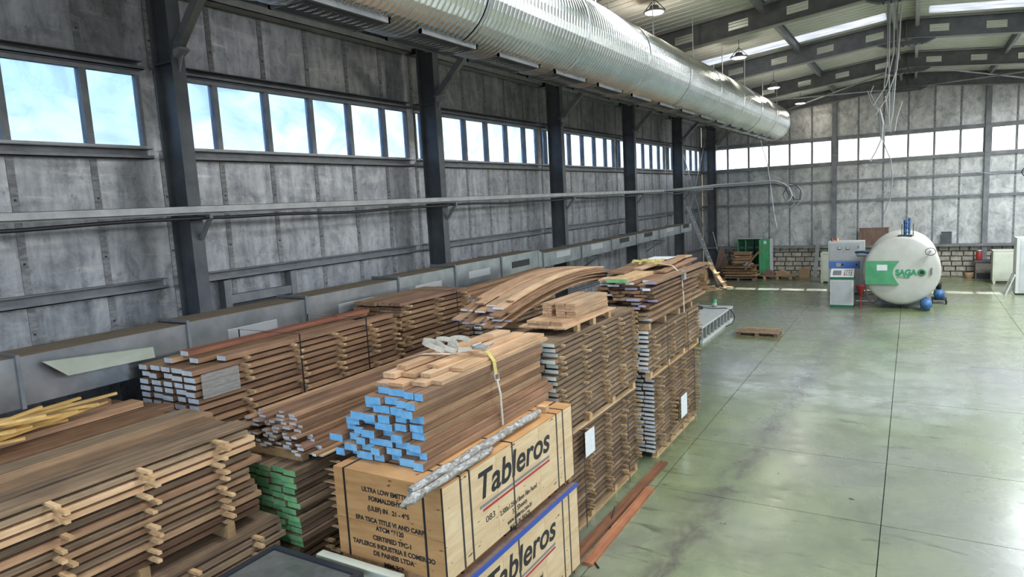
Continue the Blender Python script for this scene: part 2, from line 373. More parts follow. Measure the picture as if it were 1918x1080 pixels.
# ---- floor: slabs between saw-cut joints
floor = thing('floor', (0, 14, 0), 'worn green-grey polished concrete floor cut into large slabs', 'floor', kind='structure')
cut('sub_base', (XL, YF, -0.2), (XR, YB, -0.02), 'joint', floor)
JX = [XL, -9.27 + 3, -3.27, -0.275, 2.72, 5.72, XR]
JY = [YF, -4.4, -0.8, 2.8, 6.2, 9.4, 11.62, 15.12, 18.6, 22.3, 26.2, 30.0, 33.2, YB]
for i in range(len(JX) - 1):
    for j in range(len(JY) - 1):
        g = 0.006
        cut('slab', (JX[i] + g, JY[j] + g, -0.05), (JX[i + 1] - g, JY[j + 1] - g, 0.0), 'concrete', floor)

# ---- side wall with its panels, cover strips and rails
wl = thing('wall_left', (XL, 14, 0), 'long wall of foil-faced grey panels under the window band', 'wall', kind='structure')
for k in range(-8, 36):
    for z0, z1 in ((0.0, 5.40), (6.60, 8.30)):
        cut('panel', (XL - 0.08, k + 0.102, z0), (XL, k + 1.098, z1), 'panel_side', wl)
        cut('seam_strip', (XL - 0.01, k + 0.055, z0), (XL + 0.007, k + 0.145, z1), 'seam', wl)
for b in range(-1, 7): cut('pier_panel', (XL - 0.08, 6 * b - .12, 5.40), (XL, 6 * b + .12, 6.60), 'panel_side', wl)
scr = MB()
for k in range(-1, 36):
    for zz in (2.2, 3.05, 3.95, 4.75, 7.0, 7.9):
        scr.box((XL, k + 0.088, zz), (XL + 0.016, k + 0.112, zz + 0.024))
o = scr.build('screw', 'screw', wl); o['kind'] = 'stuff'
for za, zb, x1, mt in ((5.30, 5.45, -9.44, 'steel_mid'), (6.55, 6.68, -9.44, 'steel_mid'), (3.42, 3.57, -9.46, 'steel_mid'), (7.72, 7.86, -9.34, 'steel_light'), (1.4, 1.5, -9.46, 'steel_mid')):
    for b in range(-1, 6):
        y0, y1 = 6 * b + 0.12, 6 * b + 5.88
        rail = MB().box((XL, y0, za), (XL + 0.012, y1, zb)).box((XL, y0, zb - 0.012), (x1, y1, zb)).box((XL, y0, za), (x1, y1, za + 0.012)).box((x1 - 0.012, y0, za), (x1, y1, zb if zb > 7 else za + 0.05))
        rail.build('girt', mt, wl)
def window(n, parent_label, fixed, axis, ya, yb, bars, z0=5.45, z1=6.55):
    """a glazed band: axis 'y' lies in the long wall at x=fixed, axis 'x' in the gable at y=fixed"""
    P = (lambda u, d, z: (fixed + d, u, z)) if axis == 'y' else (lambda u, d, z: (u, fixed - d, z))
    c = (ya + yb) / 2
    wroot = thing('window_%d' % n, P(c, 0, z0), parent_label, 'window', kind='structure')
    def bx(nm, u0, d0, za, u1, d1, zb, mt): 
        a, b = P(u0, d0, za), P(u1, d1, zb)
        return cut(nm, tuple(map(min, a, b)), tuple(map(max, a, b)), mt, wroot)
    bx('frame', ya, -0.08, z0, yb, 0.02, z0 + 0.05, 'steel_light'); bx('frame', ya, -0.08, z1 - 0.05, yb, 0.02, z1, 'steel_light')
    bx('frame', ya, -0.08, z0 + .05, ya + 0.05, 0.02, z1 - .05, 'steel_mid'); bx('frame', yb - 0.05, -0.08, z0 + .05, yb, 0.02, z1 - .05, 'steel_mid')
    ed = [ya + 0.05] + bars + [yb - 0.05]
    for u in bars: bx('mullion', u - 0.045, -0.09, z0 + .05, u + 0.045, 0.03, z1 - .05, 'steel_mid')
    for k in range(len(ed) - 1):
        a = ed[k] + (0.045 if k else 0); b = ed[k + 1] - (0.045 if k < len(ed) - 2 else 0)
        bx('pane', a, -0.045, z0 + .05, b, -0.039, z1 - .05, 'pane_dimmed' if axis == 'y' else 'pane_clear')
wn = 0
for b in range(-1, 6):
    wn += 1
    y = 6 * b
    window(wn, ['glazed strip in the long wall beside the viewpoint', 'glazed strip in the long wall over the loose junk boards', 'glazed strip in the long wall over the white-ended packs', 'glazed strip in the long wall after two steel columns', 'glazed strip in the long wall after three steel columns', 'glazed strip in the long wall before the last full bay', 'glazed strip in the long wall beside the corner, crossed by bracing'][b + 1],
           XL, 'y', y + 0.12, y + 5.88, [y + 0.42, y + 1.1, y + 2.1, y + 3.1, y + 4.1, y + 5.1])
# ---- the wall opposite, mostly out of sight
wr = thing('wall_right', (XR, 14, 0), 'long panelled wall facing the timber stacks', 'wall', kind='structure')
for k in range(-8, 36, 2):
    cut('panel', (XR, k + 0.1, 0), (XR + 0.08, k + 2.1, 5.4), 'panel_side', wr); cut('panel', (XR, k + 0.1, 6.6), (XR + 0.08, k + 2.1, 8.3), 'panel_side', wr)
# ---- far gable
wb = thing('wall_back', (0, YB, 0), 'far gable wall of pale panels over a rubble block plinth', 'wall', kind='structure')
cut('plinth_core', (XL, YB + 0.03, 0), (XR, YB + 0.35, 1.42), 'mortar', wb)
gx = [-8.26, -7.22, -6.24, -5.27, -4.25, -3.25, -2.24, -1.2, -0.22, 0.79, 1.77, 2.75, 3.77, 4.77, 5.77, 6.77, 7.77]
ed = [XL] + gx + [XR]
for k in range(len(ed) - 1):
    a, b = ed[k] + 0.003, ed[k + 1] - 0.003
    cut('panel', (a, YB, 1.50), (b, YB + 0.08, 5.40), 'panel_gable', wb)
    zt = lambda x: roof_z(x) - 0.02
    top = MB(); poly = [(a, YB, 6.60), (b, YB, 6.60), (b, YB, zt(b))] + ([(RIDGE, YB, zt(RIDGE))] if a < RIDGE < b else []) + [(a, YB, zt(a))]
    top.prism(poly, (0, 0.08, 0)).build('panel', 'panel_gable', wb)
    if k:
        for z0, z1 in ((1.5, 5.4), (6.6, zt(ed[k]) - 0.1)):
            cut('seam_strip', (ed[k] - 0.04, YB - 0.007, z0), (ed[k] + 0.04, YB + 0.01, z1), 'seam', wb)
scr = MB()
for x in gx:
    for zz in (1.9, 2.7, 3.2, 4.1, 5.0, 7.0, 7.7): scr.box((x - .015, YB - .018, zz), (x + .015, YB, zz + .03))
o = scr.build('screw', 'screw', wb); o['kind'] = 'stuff'
for za, zb, d in ((5.32, 5.46, 0.18), (6.54, 6.68, 0.18), (4.50, 4.60, 0.14), (3.55, 3.66, 0.16), (1.40, 1.50, 0.34)):
    cut('girt', (XL, YB - d, za), (XR, YB, zb), 'steel_mid', wb)
for xa_, xb_ in ((XL, -9.1), (-3.36, -3.14), (2.64, 2.86), (8.64, XR)): cut('pier_panel', (xa_, YB, 5.40), (xb_, YB + .08, 6.60), 'panel_gable', wb)
# rubble blocks of the plinth
rb = MB().box((-.5, -.5, -.5), (.5, .5, .5))
for i, (x, y, z) in enumerate(rb.v): rb.v[i] = (x * rnd(.94, 1), y, z * rnd(.9, 1))
STONE = rb.mesh('block_stone', 'stone')
for r in range(6):
    x = XL + 0.03 + (0.24 if r % 2 else 0)
    while x < 5.6:
        ww = rnd(0.36, 0.52); piece('block', STONE, (x + ww / 2, YB + rnd(-0.02, 0.01), 0.02 + 0.23 * r + 0.11), (ww - 0.035, 0.14, 0.195), wb); x += ww
for i, (a, b, bars, lb) in enumerate(((-9.1, -3.36, gx[:5], 'bright glazed strip in the far gable beside the corner column'), (-3.14, 2.64, gx[6:11], 'bright glazed strip in the middle of the far gable above the tank'), (2.86, 8.64, gx[12:], 'bright glazed strip in the far gable above the cream cabinet'))):
    wn += 1; window(wn, lb, YB, 'x', a, b, list(bars))
for x in (-3.25, 2.75):
    col = MB().box((x - .1, YB - .24, 0), (x + .1, YB - .225, roof_z(x) - .1)).box((x - .1, YB - .02, 0), (x + .1, YB - .005, roof_z(x) - .1)).box((x - .006, YB - .23, 0), (x + .006, YB - .01, roof_z(x) - .1))
    tag(col.build('gable_column', 'steel_mid'), 'slender steel column up the far gable %s' % ('next to the white electrical cabinet' if x < 0 else 'above the red canister'), 'column', kind='structure')
# ---- columns of the long wall with their knee braces
GRPC = 'steel columns along the window wall'
for n in range(0, 7):
    y = 6.0 * n + (-0.1 if n == 6 else 0)
    t = thing('steel_column', (-9.02, y, 0), ['steel column of the window wall beside the viewpoint', 'broad steel column of the window wall nearest the junk boards', 'steel column between the second and third glazed strips', 'steel column where the wall duct narrows', 'steel column behind the curved board pile', 'steel column just before the cross bracing', 'steel corner column where long wall meets gable'][n], 'column', GRPC, 'structure')
    ht = roof_z(-9.0) - 0.05
    MB().box((-9.25, y - .1, 0), (-9.232, y + .1, ht)).box((-9.24, y - .006, 0), (-8.82, y + .006, ht)).box((-8.828, y - .1, 0), (-8.81, y + .1, ht)).box((-9.24, y - .09, 6.58), (-8.82, y + .09, 6.60)).build('shaft', 'steel_dark', t)
    MB().bar((-8.86, y, 6.70), (-7.72, y, 7.80), 0.11, 0.13).build('knee_brace', 'steel_mid', t)
    MB().prism([(-8.83, y - .07, 6.62), (-8.62, y - .07, 6.72), (-8.64, y - .07, 6.76), (-8.83, y - .07, 6.74)], (0, .14, 0)).prism([(-8.83, y, 6.42), (-8.70, y, 6.66), (-8.83, y, 6.66)], (0, .012, 0)).build('gusset', 'steel_light', t)
# cross bracing in the last bay
t = thing('cross_bracing', (-9.35, 33, 1.0), 'crossed steel flats bracing the last bay by the corner', 'bracing', kind='structure')
MB().bar((-9.33, 31.2, 6.9), (-9.33, 35.6, 2.2), 0.02, 0.08).build('brace', 'steel_light', t)
MB().bar((-9.30, 35.6, 6.9), (-9.30, 30.8, 1.4), 0.02, 0.08).build('brace', 'steel_light', t)
# framed hatch low in the long wall
t = thing('door_1', (-9.5, 7.55, 0), 'low framed hatch in the long wall above the duct', 'hatch', kind='structure')
for y in (6.85, 8.2): cut('post', (XL, y - .06, 0.1), (-9.44, y + .06, 3.41), 'steel_mid', t)
cut('lintel', (XL, 6.91, 3.02), (-9.45, 8.14, 3.16), 'steel_mid', t); cut('leaf', (XL + .002, 6.91, 0.1), (-9.57, 8.14, 3.02), 'steel_dark', t)

# ---- roof: sheets and roof lights resting on rafters and purlins
ceil = thing('ceiling', (0, 14, 8.4), 'pale ribbed roof sheets sloping up to the ridge', 'roof', kind='structure')
for k in range(-8, 36):
    light_row = k in (-2, 4, 10, 22)  # only the far row is seen; the others are added for light
    for side in (-1, 1):
        xa, xb = (XL - 0.1, RIDGE) if side < 0 else (RIDGE, XR + 0.1)
        def slab(nm, x0, x1, mt):
            z0, z1 = roof_z(x0) + 0.06, roof_z(x1) + 0.06; y0, y1 = k + 0.602, k + 1.598
            b = MB(); b.prism([(x0, y0, z0), (x1, y0, z1), (x1, y0, z1 + .06), (x0, y0, z0 + .06)], (0, y1 - y0, 0))
            if mt == 'roof_sheet':
                for q in (.18, .5, .82): b.prism([(x0, y0 + q, z0 - .012), (x1, y0 + q, z1 - .012), (x1, y0 + q, z1), (x0, y0 + q, z0)], (0, .04, 0))
            b.build(nm, mt, ceil)
        if light_row:
            cuts = [xa, -6.0, -3.25, -0.75, RIDGE] if side < 0 else [RIDGE, 0.3, 2.75, 6.0, xb]
            kinds = ['roof_sheet', 'skylight', 'skylight', 'roof_sheet'] if side < 0 else ['roof_sheet', 'skylight', 'skylight', 'roof_sheet']
            for q in range(4): slab('roof_light' if kinds[q] == 'skylight' else 'roof_sheet', cuts[q], cuts[q + 1], kinds[q])
        else: slab('roof_sheet', xa, xb, 'roof_sheet')
for x in (-8.9, -6.05, -3.2, RIDGE - .28, RIDGE + .28, 2.7, 5.6, 8.4):
    z = roof_z(x) + 0.04
    for b in range(-1, 6):
        pur = MB().box((x - .05, 6 * b + .11, z - .02), (x + .05, 6 * b + 5.89, z)).box((x - .006, 6 * b + .11, z - .24), (x + .006, 6 * b + 5.89, z - .02)).box((x - .05, 6 * b + .11, z - .26), (x + .05, 6 * b + 5.89, z - .24))
        pur.build('purlin', 'steel_mid' if abs(x - RIDGE) > 1 else 'steel_light', ceil)
def rafter(y, closed, lab):
    t = thing('roof_rafter', (RIDGE, y, 8.6), lab, 'rafter', 'rafters with pierced webs', 'structure')
    for side in (-1, 1):
        xe = -9.0 if side < 0 else 8.5; n = 6; holes = []
        for k in range(n):
            c = RIDGE + side * (0.83 + 1.37 * k); holes.append((min(c - side * .24, c + side * .24), max(c - side * .24, c + side * .24)))
        holes.sort(); T = lambda x, d: roof_z(x) - d
        web = MB(); xa, xb = min(xe, RIDGE), max(xe, RIDGE)
        def q(x0, x1, d0, d1): web.prism([(x0, y - .006, T(x0, d1)), (x1, y - .006, T(x1, d1)), (x1, y - .006, T(x1, d0)), (x0, y - .006, T(x0, d0))], (0, .012, 0))
        q(xa, xb, 0.015, 0.17); q(xa, xb, 0.37, 0.535); u = xa
        for h0, h1 in holes: q(u, h0, 0.17, 0.37); u = h1
        q(u, xb, 0.17, 0.37)
        if closed:
            web.prism([(xa, y + .05, T(xa, .4)), (xb, y + .05, T(xb, .4)), (xb, y + .05, T(xb, .1)), (xa, y + .05, T(xa, .1))], (0, .01, 0))
        web.build('web', 'rafter_paint', t)
        for d, mt in ((0.0, 'rafter_paint'), (0.535, 'rafter_edge')):
            MB().prism([(xa, y - .1, T(xa, d + .018)), (xb, y - .1, T(xb, d + .018)), (xb, y - .1, T(xb, d)), (xa, y - .1, T(xa, d))], (0, .2, 0)).build('flange', mt, t)
    pl = MB().prism([(RIDGE - .75, y - .11, 8.50), (RIDGE - .5, y - .11, 8.40), (RIDGE + .5, y - .11, 8.40), (RIDGE + .75, y - .11, 8.50), (RIDGE + .5, y - .11, 8.53), (RIDGE - .5, y - .11, 8.53)], (0, .22, 0))
    pl.build('apex_plate', 'steel_dark', t)
    bl = MB()
    for bxx in (-.4, -.24, -.08, .08, .24, .4):
        for by in (-.06, .06): bl.tube([(RIDGE + bxx, y + by, 8.385), (RIDGE + bxx, y + by, 8.40)], .022, 6)
    bl.build('bolts', 'black', t)
    ep = MB().box((RIDGE - .02, y - .1, 8.53), (RIDGE + .02, y + .1, 9.13)); ep.build('end_plate', 'rafter_paint', t)
for n, y in enumerate((0, 6, 12, 18, 24, 30, 35.85)):
    rafter(y, n == 6, ['pierced rafter over the viewpoint', 'pierced rafter over the crates', 'pierced rafter over the leaning timber packs', 'pierced rafter before the bright roof lights', 'pierced rafter beyond the bright roof lights', 'pierced rafter before the tank', 'closed gable rafter lying against the far wall'][n])
t = MB()
for side in (-1, 1): t.tube([(RIDGE + side * .3, 30.1, 8.62), (RIDGE + side * 5.5, 35.7, 8.02)], .03, 6)
for side in (-1, 1): t.tube([(RIDGE + side * 5.5, 30.1, 8.02), (RIDGE + side * .5, 35.7, 8.52)], .03, 6)
tag(t.build('wind_bracing', 'steel_light'), 'thin crossed tubes bracing the roof before the gable', 'bracing', kind='structure')

# ================================================================== DUCTS, LAMPS, CABLES
DX, DZ, DR = -5.31, 7.20, 0.74
duct = thing('spiral_duct', (DX, 17, DZ - DR), 'large ribbed zinc ventilation duct hung along the hall', 'duct')
prof = []; y = 0.5
while y < 31.4:
    prof += [(DR, y), (DR, y + .062), (DR + .016, y + .07), (DR + .016, y + .096)]; y += 0.104
pr = MB().lathe(prof, (DX, 0, DZ), 'Y', 40); pr.sm = [False] * len(pr.sm)
pr.build('ribbed_pipe', 'duct_zinc', duct)
MB().lathe([(DR, 31.42), (DR + .02, 31.44), (DR * .7, 31.52), (0.001, 31.54)], (DX, 0, DZ), 'Y', 40).build('end_cap', 'duct_zinc', duct)
for k in range(11):
    yy = 1.6 + 2.95 * k
    if yy < 31.3: MB().lathe([(DR + .01, yy), (DR + .027, yy + .005), (DR + .027, yy + .05), (DR + .01, yy + .055)], (DX, 0, DZ), 'Y', 40).build('joint_band', 'galvanised', duct)
for k in range(15):
    y0 = 4.85 + 1.76 * k; y1 = y0 + 1.22; zb = DZ - DR - .012
    g = MB(); a = .27; ztop = DZ - math.sqrt(DR * DR - a * a) + .02
    for xs in (-a, a - .03): g.box((DX + xs, y0, zb), (DX + xs + .03, y1, ztop))
    for ys in (y0, y1 - .03): g.box((DX - a, ys, zb), (DX + a, ys + .03, ztop))
    fr = g.build('grille_frame', 'steel_mid', duct)
    s_ = MB().box((DX - a + .03, y0 + .03, zb + .022), (DX + a - .03, y1 - .03, zb + .026)); s_.build('grille_back', 'black', fr)
    s_ = MB()
    for q in range(12): xq = DX - a + .05 + q * .039; s_.box((xq, y0 + .03, zb + .002), (xq + .016, y1 - .03, zb + .02))
    s_.build('grille_bars', 'steel_dark', fr)
for k in range(10):
    y = 2.2 + 3.05 * k
    for xs in (-.5, .5):
        xq = DX + xs
        MB().tube([(xq, y, DZ + math.sqrt(DR * DR - xs * xs)), (xq, y, roof_z(xq) + .06)], .012, 5).build('hanger_rod', 'cable_light', duct)
# galvanised rectangular duct along the long wall
rd = thing('rectangular_duct', (-8.45, 15, 2.6), 'long galvanised box duct running along the window wall at shoulder height of the stacks', 'duct')
rd['label'] = 'long galvanised box duct with dusty top running along the window wall'
segs = [(1.2, 3.28, 2.50, 3.05), (3.28, 5.25, 2.52, 3.05), (5.25, 7.27, 2.54, 3.07), (7.27, 9.49, 2.56, 3.10), (9.49, 11.3, 2.60, 3.13), (11.3, 13.14, 2.66, 3.16), (13.14, 14.95, 2.68, 3.16), (15.2, 17.55, 2.70, 3.06), (17.55, 19.8, 2.71, 3.06), (19.8, 22.06, 2.73, 3.07), (22.06, 24.5, 2.75, 3.08), (24.5, 27.2, 2.77, 3.08), (27.2, 28.8, 2.78, 3.09)]
for k, (y0, y1, z0, z1) in enumerate(segs):
    xa, xb = -8.76, -8.15
    sec = cut('section', (xa, y0 + .02, z0), (xb, y1 - .02, z1), 'galvanised', rd)
    cut('dust_layer', (xa + .01, y0 + .03, z1), (xb - .012, y1 - .03, z1 + .004), 'duct_dust', sec)
    MB().box((xa - .025, y0 - .02, z0 - .03), (xb + .025, y0 + .02, z0)).box((xa - .025, y0 - .02, z1), (xb + .025, y0 + .02, z1 + .03)).box((xa - .025, y0 - .02, z0), (xa, y0 + .02, z1)).box((xb, y0 - .02, z0), (xb + .025, y0 + .02, z1)).build('flange', 'steel_mid', rd)
    if k >= 2:
        yc = (y0 + y1) / 2; dark = k in (6, 9, 10, 12)
        f_ = cut('outlet' if dark else 'cover_plate', (xb, yc - .42, z0 + .17), (xb + .008, yc + .42, z0 + .32), 'black' if dark else 'aluminium', sec)
MB().prism([(-8.15, 14.95, 2.68), (-8.15, 14.95, 3.16), (-8.15, 15.2, 3.06), (-8.15, 15.2, 2.70)], (-.61, 0, 0)).build('reducer', 'galvanised', rd)
for y in (18.9, 24.9): MB().bar((-8.8, y, 2.25), (-8.2, y, 2.64), .04, .04).bar((-8.8, y, 2.66), (-8.05, y, 2.66), .05, .04).build('bracket', 'steel_mid', rd)
# cable tray on brackets, with its cable
ct = thing('cable_tray', (-8.6, 16, 4.45), 'grey steel cable rail carried across the columns of the window wall', 'cable tray')
MB().box((-8.70, -6, 4.47), (-8.695, 34.3, 4.59)).box((-8.70, -6, 4.585), (-8.56, 34.3, 4.59)).box((-8.565, -6, 4.50), (-8.56, 34.3, 4.59)).build('channel', 'steel_light', ct)
for n in range(0, 6):
    y = 6.0 * n
    MB().box((-8.81, y + .02, 4.41), (-8.52, y + .07, 4.47)).bar((-8.80, y + .045, 4.12), (-8.55, y + .045, 4.42), .05, .05).build('bracket', 'steel_mid', ct)
pts = []
for k in range(0, 121):
    y = -6 + 40 * k / 120; pts.append((-8.60 + .03 * math.sin(y * .9), y, 4.43 - .035 * abs(math.sin(y * math.pi / 6.0)) - .01 * math.sin(y * 2.3)))
tag(MB().tube(pts, .028, 6).build('power_cable', 'cable_black'), 'black power cable sagging under the rail on the window wall', 'cable')
# cable bundle leaving the rail and ending in a hanging coil
cb = thing('cable_coil', (-4.3, 28, 3.2), 'grey and black cables stretched from the wall rail ending in a hanging coil', 'cable')
for k, (dz, mt) in enumerate(((0, 'cable_grey'), (.05, 'cable_grey'), (-.05, 'cable_black'), (.09, 'cable_light'))):
    P_ = [Vector((-8.55, 26.5 + .1 * k, 4.53 + dz * .4)), Vector((-7.7, 27.4, 4.55 + dz * .6)), Vector((-6.91, 28, 4.58 + dz)), at_y(1400, 346, 28) + Vector((0, 0, dz)), at_y(1450, 342, 28) + Vector((0, 0, dz))]
    if k == 0: P_ += [at_y(x, yv, 28) for x, yv in ((1472, 350), (1485, 362), (1490, 375), (1484, 385), (1468, 391), (1445, 400), (1416, 413))]
    if k == 1: P_ += [at_y(x, yv, 28) for x, yv in ((1475, 345), (1496, 349), (1504, 362), (1500, 377), (1489, 386))]
    if k == 2: P_ += [at_y(x, yv, 27.9) for x, yv in ((1470, 349), (1478, 365), (1472, 378), (1466, 364), (1474, 350), (1490, 346), (1500, 356), (1498, 374), (1486, 372), (1480, 356))]
    if k == 3: P_ += [at_y(x, yv, 27.9) for x, yv in ((1468, 344), (1478, 350), (1484, 366), (1478, 376))]
    MB().tube(P_, .024 if k != 2 else .016, 6).build('cable', mt, cb)
hr = MB().tube([(at_y(1424, 262, 28)), at_y(1437, 305, 28), at_y(1443, 345, 28), at_y(1450, 400, 28), at_y(1455, 425, 28)], .016, 6)
hr.build('hanging_cord', 'cable_light', cb)
# loose wires hanging from the ridge
hw = thing('hanging_wires', (-0.5, 20, 4.3), 'bundle of pale loose wires hanging from the ridge', 'wires')
WIR = [[(1690, -20), (1686, 60), (1680, 130), (1660, 185), (1640, 215)], [(1682, -20), (1681, 90), (1672, 170), (1668, 240), (1668, 248)], [(1676, -20), (1674, 100), (1660, 160), (1636, 197)],
       [(1668, -20), (1665, 120), (1666, 200), (1665, 246)], [(1664, -20), (1662, 110), (1655, 170)], [(1688, 10), (1685, 55), (1678, 140), (1672, 215), (1665, 245)],
       [(1625, 170), (1632, 195), (1648, 212), (1655, 245)], [(1636, 160), (1630, 175), (1644, 205), (1650, 260)], [(1648, 205), (1654, 230), (1652, 258), (1640, 285), (1630, 302)], [(1646, 210), (1649, 250), (1660, 280), (1668, 298), (1672, 330), (1668, 370), (1655, 402)],
       [(1651, 212), (1657, 235), (1655, 262)], [(1658, 180), (1664, 215), (1668, 240)], [(1690, 190), (1680, 220), (1676, 245)]]
for k, wpts in enumerate(WIR):
    MB().tube([at_y(x, yv, 20 + .04 * (k % 4)) for x, yv in wpts], .014 if k != 8 else .02, 5).build('wire', ['cable_light', 'cable_grey', 'cable_light'][k % 3] if k not in (6, 7, 9) else 'cable_grey', hw)
tag(MB().tube([at_y(1300, 240, 27), at_y(1480, 279, 27), at_y(1700, 310, 27), at_y(1918, 330, 27)], .006, 4).build('guy_wire', 'cable_grey'), 'thin wire strung level across the hall before the gable', 'wire')
tag(MB().tube([at_y(1930 - 8 * math.cos(a * .6) * 2, 322 + 11 * math.sin(a * .6), 30) for a in range(0, 24)], .018, 5).build('cable_loop', 'cable_black'), 'black cable loop hanging on the gable rail', 'cable')
# high-bay lamps
for (x, y, z), nm in zip(((-4.97, 15.0, 8.36), (-4.45, 21.0, 8.22), (-4.49, 27.0, 8.05), (-4.37, 33.0, 8.05)), ('round high-bay lamp above the duct before the first visible rafter', 'round high-bay lamp hanging under the bright roof lights', 'round high-bay lamp hanging over the end of the duct', 'round high-bay lamp hanging by the gable rafter')):
    t = thing('high_bay_lamp', (x, y, z), nm, 'lamp', 'high-bay lamps in a row')
    MB().lathe([(.001, 0), (.19, 0), (.20, .015)], (x, y, z), 'Z', 24).build('diffuser', 'lamp_glow', t)
    MB().lathe([(.20, .015), (.235, .02), (.235, .05), (.12, .09), (.09, .16), (.001, .17)], (x, y, z), 'Z', 24).build('housing', 'steel_mid', t)
    MB().tube([(x, y, z + .16), (x, y, roof_z(x) + .05)], .008, 5).build('suspension_cord', 'cable_black', t)
    bk = MB()
    for sx in (-.25, .25): bk.bar((x + sx, y, z + .04), (x, y, z + .3), .015, .015)
    bk.build('bracket', 'black', t)
    pl = bpy.data.lights.new('high_bay_light', 'POINT'); pl.energy = 22; pl.color = (1, .93, .8); pl.shadow_soft_size = .15
    po = bpy.data.objects.new('high_bay_light', pl); C.objects.link(po); po.location = (x, y, z - .2)

# ================================================================== TIMBER
ORD = ['top', 'second', 'third', 'fourth', 'fifth', 'sixth', 'seventh', 'eighth', 'ninth', 'tenth', 'eleventh', 'twelfth', 'thirteenth', 'fourteenth', 'fifteenth', 'sixteenth', 'seventeenth', 'eighteenth', 'nineteenth', 'twentieth']
def board(mesh, x, y0, y1, z, wd, th, parent=None, rz=0.0, rx=0.0, ry=0.0, tint=1.0, col=None, name='board'):
    """a board lying along the hall; x = middle, z = underside"""
    return piece(name, mesh, (x, (y0 + y1) / 2, z + th / 2), (wd, y1 - y0, th), parent, (rx, ry, rz), tint, col)
def pack(x0, x1, y0, y1, z0, n, bt, st, nb, mesh, sticks, root=None, tint=(0.8, 1.1), jit=0.05, bearer=0.11, out=(0.02, 0.09), loose=None, stick_mesh=None, skip_top=0.0, col=None, bear_y=None, inout=0.0, stick_tint=(0.75, 1.05), gap=(.004, .02)):
    """stickered pack: n layers of nb boards, thin cross sticks between the layers, on blocks and runners.
    root = Empty that owns the pieces; loose = (board label, group, stick label, stick group) makes every piece a thing"""
    W_ = x1 - x0; sm = stick_mesh or unit('wood_pine')
    def own(o, k, course=0, pos=''):
        if loose: tag(o, loose[k] % ((pos, ORD[course]) if k == 0 else (ORD[course],)), 'board' if k == 0 else 'stick', loose[k + 1])
        return o
    if bearer and root is not None:
        for xq in (x0 + .05, (x0 + x1) / 2, x1 - .05):
            piece('runner', sm, (xq, (y0 + y1) / 2, z0 + .009), (.09, (y1 - y0) * .97, .018), root)
            for yq in (bear_y or [y0 + .12 + (y1 - y0 - .24) * q / 3 for q in range(4)]):
                piece('bearer_block', sm, (xq, yq, z0 + .018 + (bearer - .018) / 2), (.09, .1, bearer - .018), root)
    z = z0 + bearer
    for i in range(n):
        edge = rnd(-inout, inout); u = x0 + edge
        ws = [rnd(.85, 1.15) for _ in range(nb)]; k = W_ / sum(ws)
        for j in range(nb):
            bw = ws[j] * k
            if not (i >= n - 1 and random.random() < skip_top):
                c = rnd(*tint); cc = (c * col[0], c * col[1], c * col[2]) if col else None
                own(board(random.choice(mesh) if isinstance(mesh, (list, tuple)) else mesh, u + bw / 2, y0 + rnd(-jit, jit), y1 + rnd(-jit, jit), z, bw - rnd(*gap), bt, root, tint=c, col=cc), 0, n - 1 - i, 'aisle-side edge board' if j == nb - 1 else 'wall-side edge board' if j == 0 else 'inner board')
            u += bw
        if i < n - 1:
            for ys in sticks:
                if random.random() < .08: continue
                own(piece('sticker', sm, ((x0 + x1) / 2 + .03, ys + rnd(-.045, .045), z + bt + st / 2), (W_ + .06 + 2 * rnd(*out), rnd(.035, .05), st), root, (0, 0, rnd(-.03, .03)), rnd(*stick_tint)), 2, n - 2 - i)
        z += bt + st
    return z - st
def band(root, x0, x1, y, z0, z1, mt='strap_black', wd=.022, name='strap'):
    e = .004
    b = MB().box((x1, y - wd / 2, z0), (x1 + e, y + wd / 2, z1 + e)).box((x0, y - wd / 2, z1), (x1, y + wd / 2, z1 + e)).box((x0 - e, y - wd / 2, z0), (x0, y + wd / 2, z1 + e))
    return b.build(name, mt, root)
W_WHITE = unit('wood_weathered', 'end_white'); B_WHITE = unit('wood_brown', 'end_white'); B_BLUE = unit('wood_brown', 'end_blue'); W_GREEN = unit('wood_weathered', 'end_green')
W_RAW = unit('wood_weathered'); B_RAW = unit('wood_brown'); P_RAW = unit('wood_planed'); W_CREAM = unit('wood_weathered', 'end_cream'); B_LILAC = unit('wood_brown', 'end_lilac')
PINE = unit('wood_pine'); YEL = unit('wood_yellow')

# ---- row beside the open floor, behind the crates: two columns of packs
GP = 'strapped packs of stickered boards'
t = thing('lumber_pack', (-4.35, 8.6, 0), 'tall brown stickered lumber pack on the floor right behind the printed crates', 'lumber pack', GP)
a_top = pack(-4.95, -3.75, 7.15, 9.95, 0, 18, .045, .026, 6, W_RAW, (7.25, 8.0, 8.65, 9.3, 9.85), t, (.55, .85), .06, out=(0, .05), stick_tint=(.55, .8))
for y in (7.75, 9.35): band(t, -4.97, -3.68, y, .02, a_top)
MB().box((-3.645, 7.72, 1.01), (-3.642, 8.02, 1.35)).build('paper_tag', 'paper', t, 'white paper tag')
t = thing('lumber_pack', (-4.35, 8.6, a_top), 'weathered stickered lumber pack carrying the bowed board pile and short planks', 'lumber pack', GP)
a2_top = pack(-4.95, -3.74, 7.20, 9.95, a_top, 17, .045, .026, 6, W_CREAM, (7.32, 8.0, 8.65, 9.3, 9.85), t, (.65, .98), .06, out=(-.02, .04), stick_tint=(.6, .85))
t = thing('lumber_pack', (-4.2, 11.7, 0), 'stickered lumber pack with white-painted ends standing on the floor under two others', 'lumber pack', GP)
b_top = pack(-4.8, -3.62, 10.42, 12.95, 0, 19, .045, .026, 6, W_WHITE, (10.6, 11.3, 12.0, 12.8), t, (.6, .9), .03, out=(.02, .07), stick_tint=(.55, .85))
for y in (12.45,): band(t, -4.82, -3.52, y, .02, b_top)
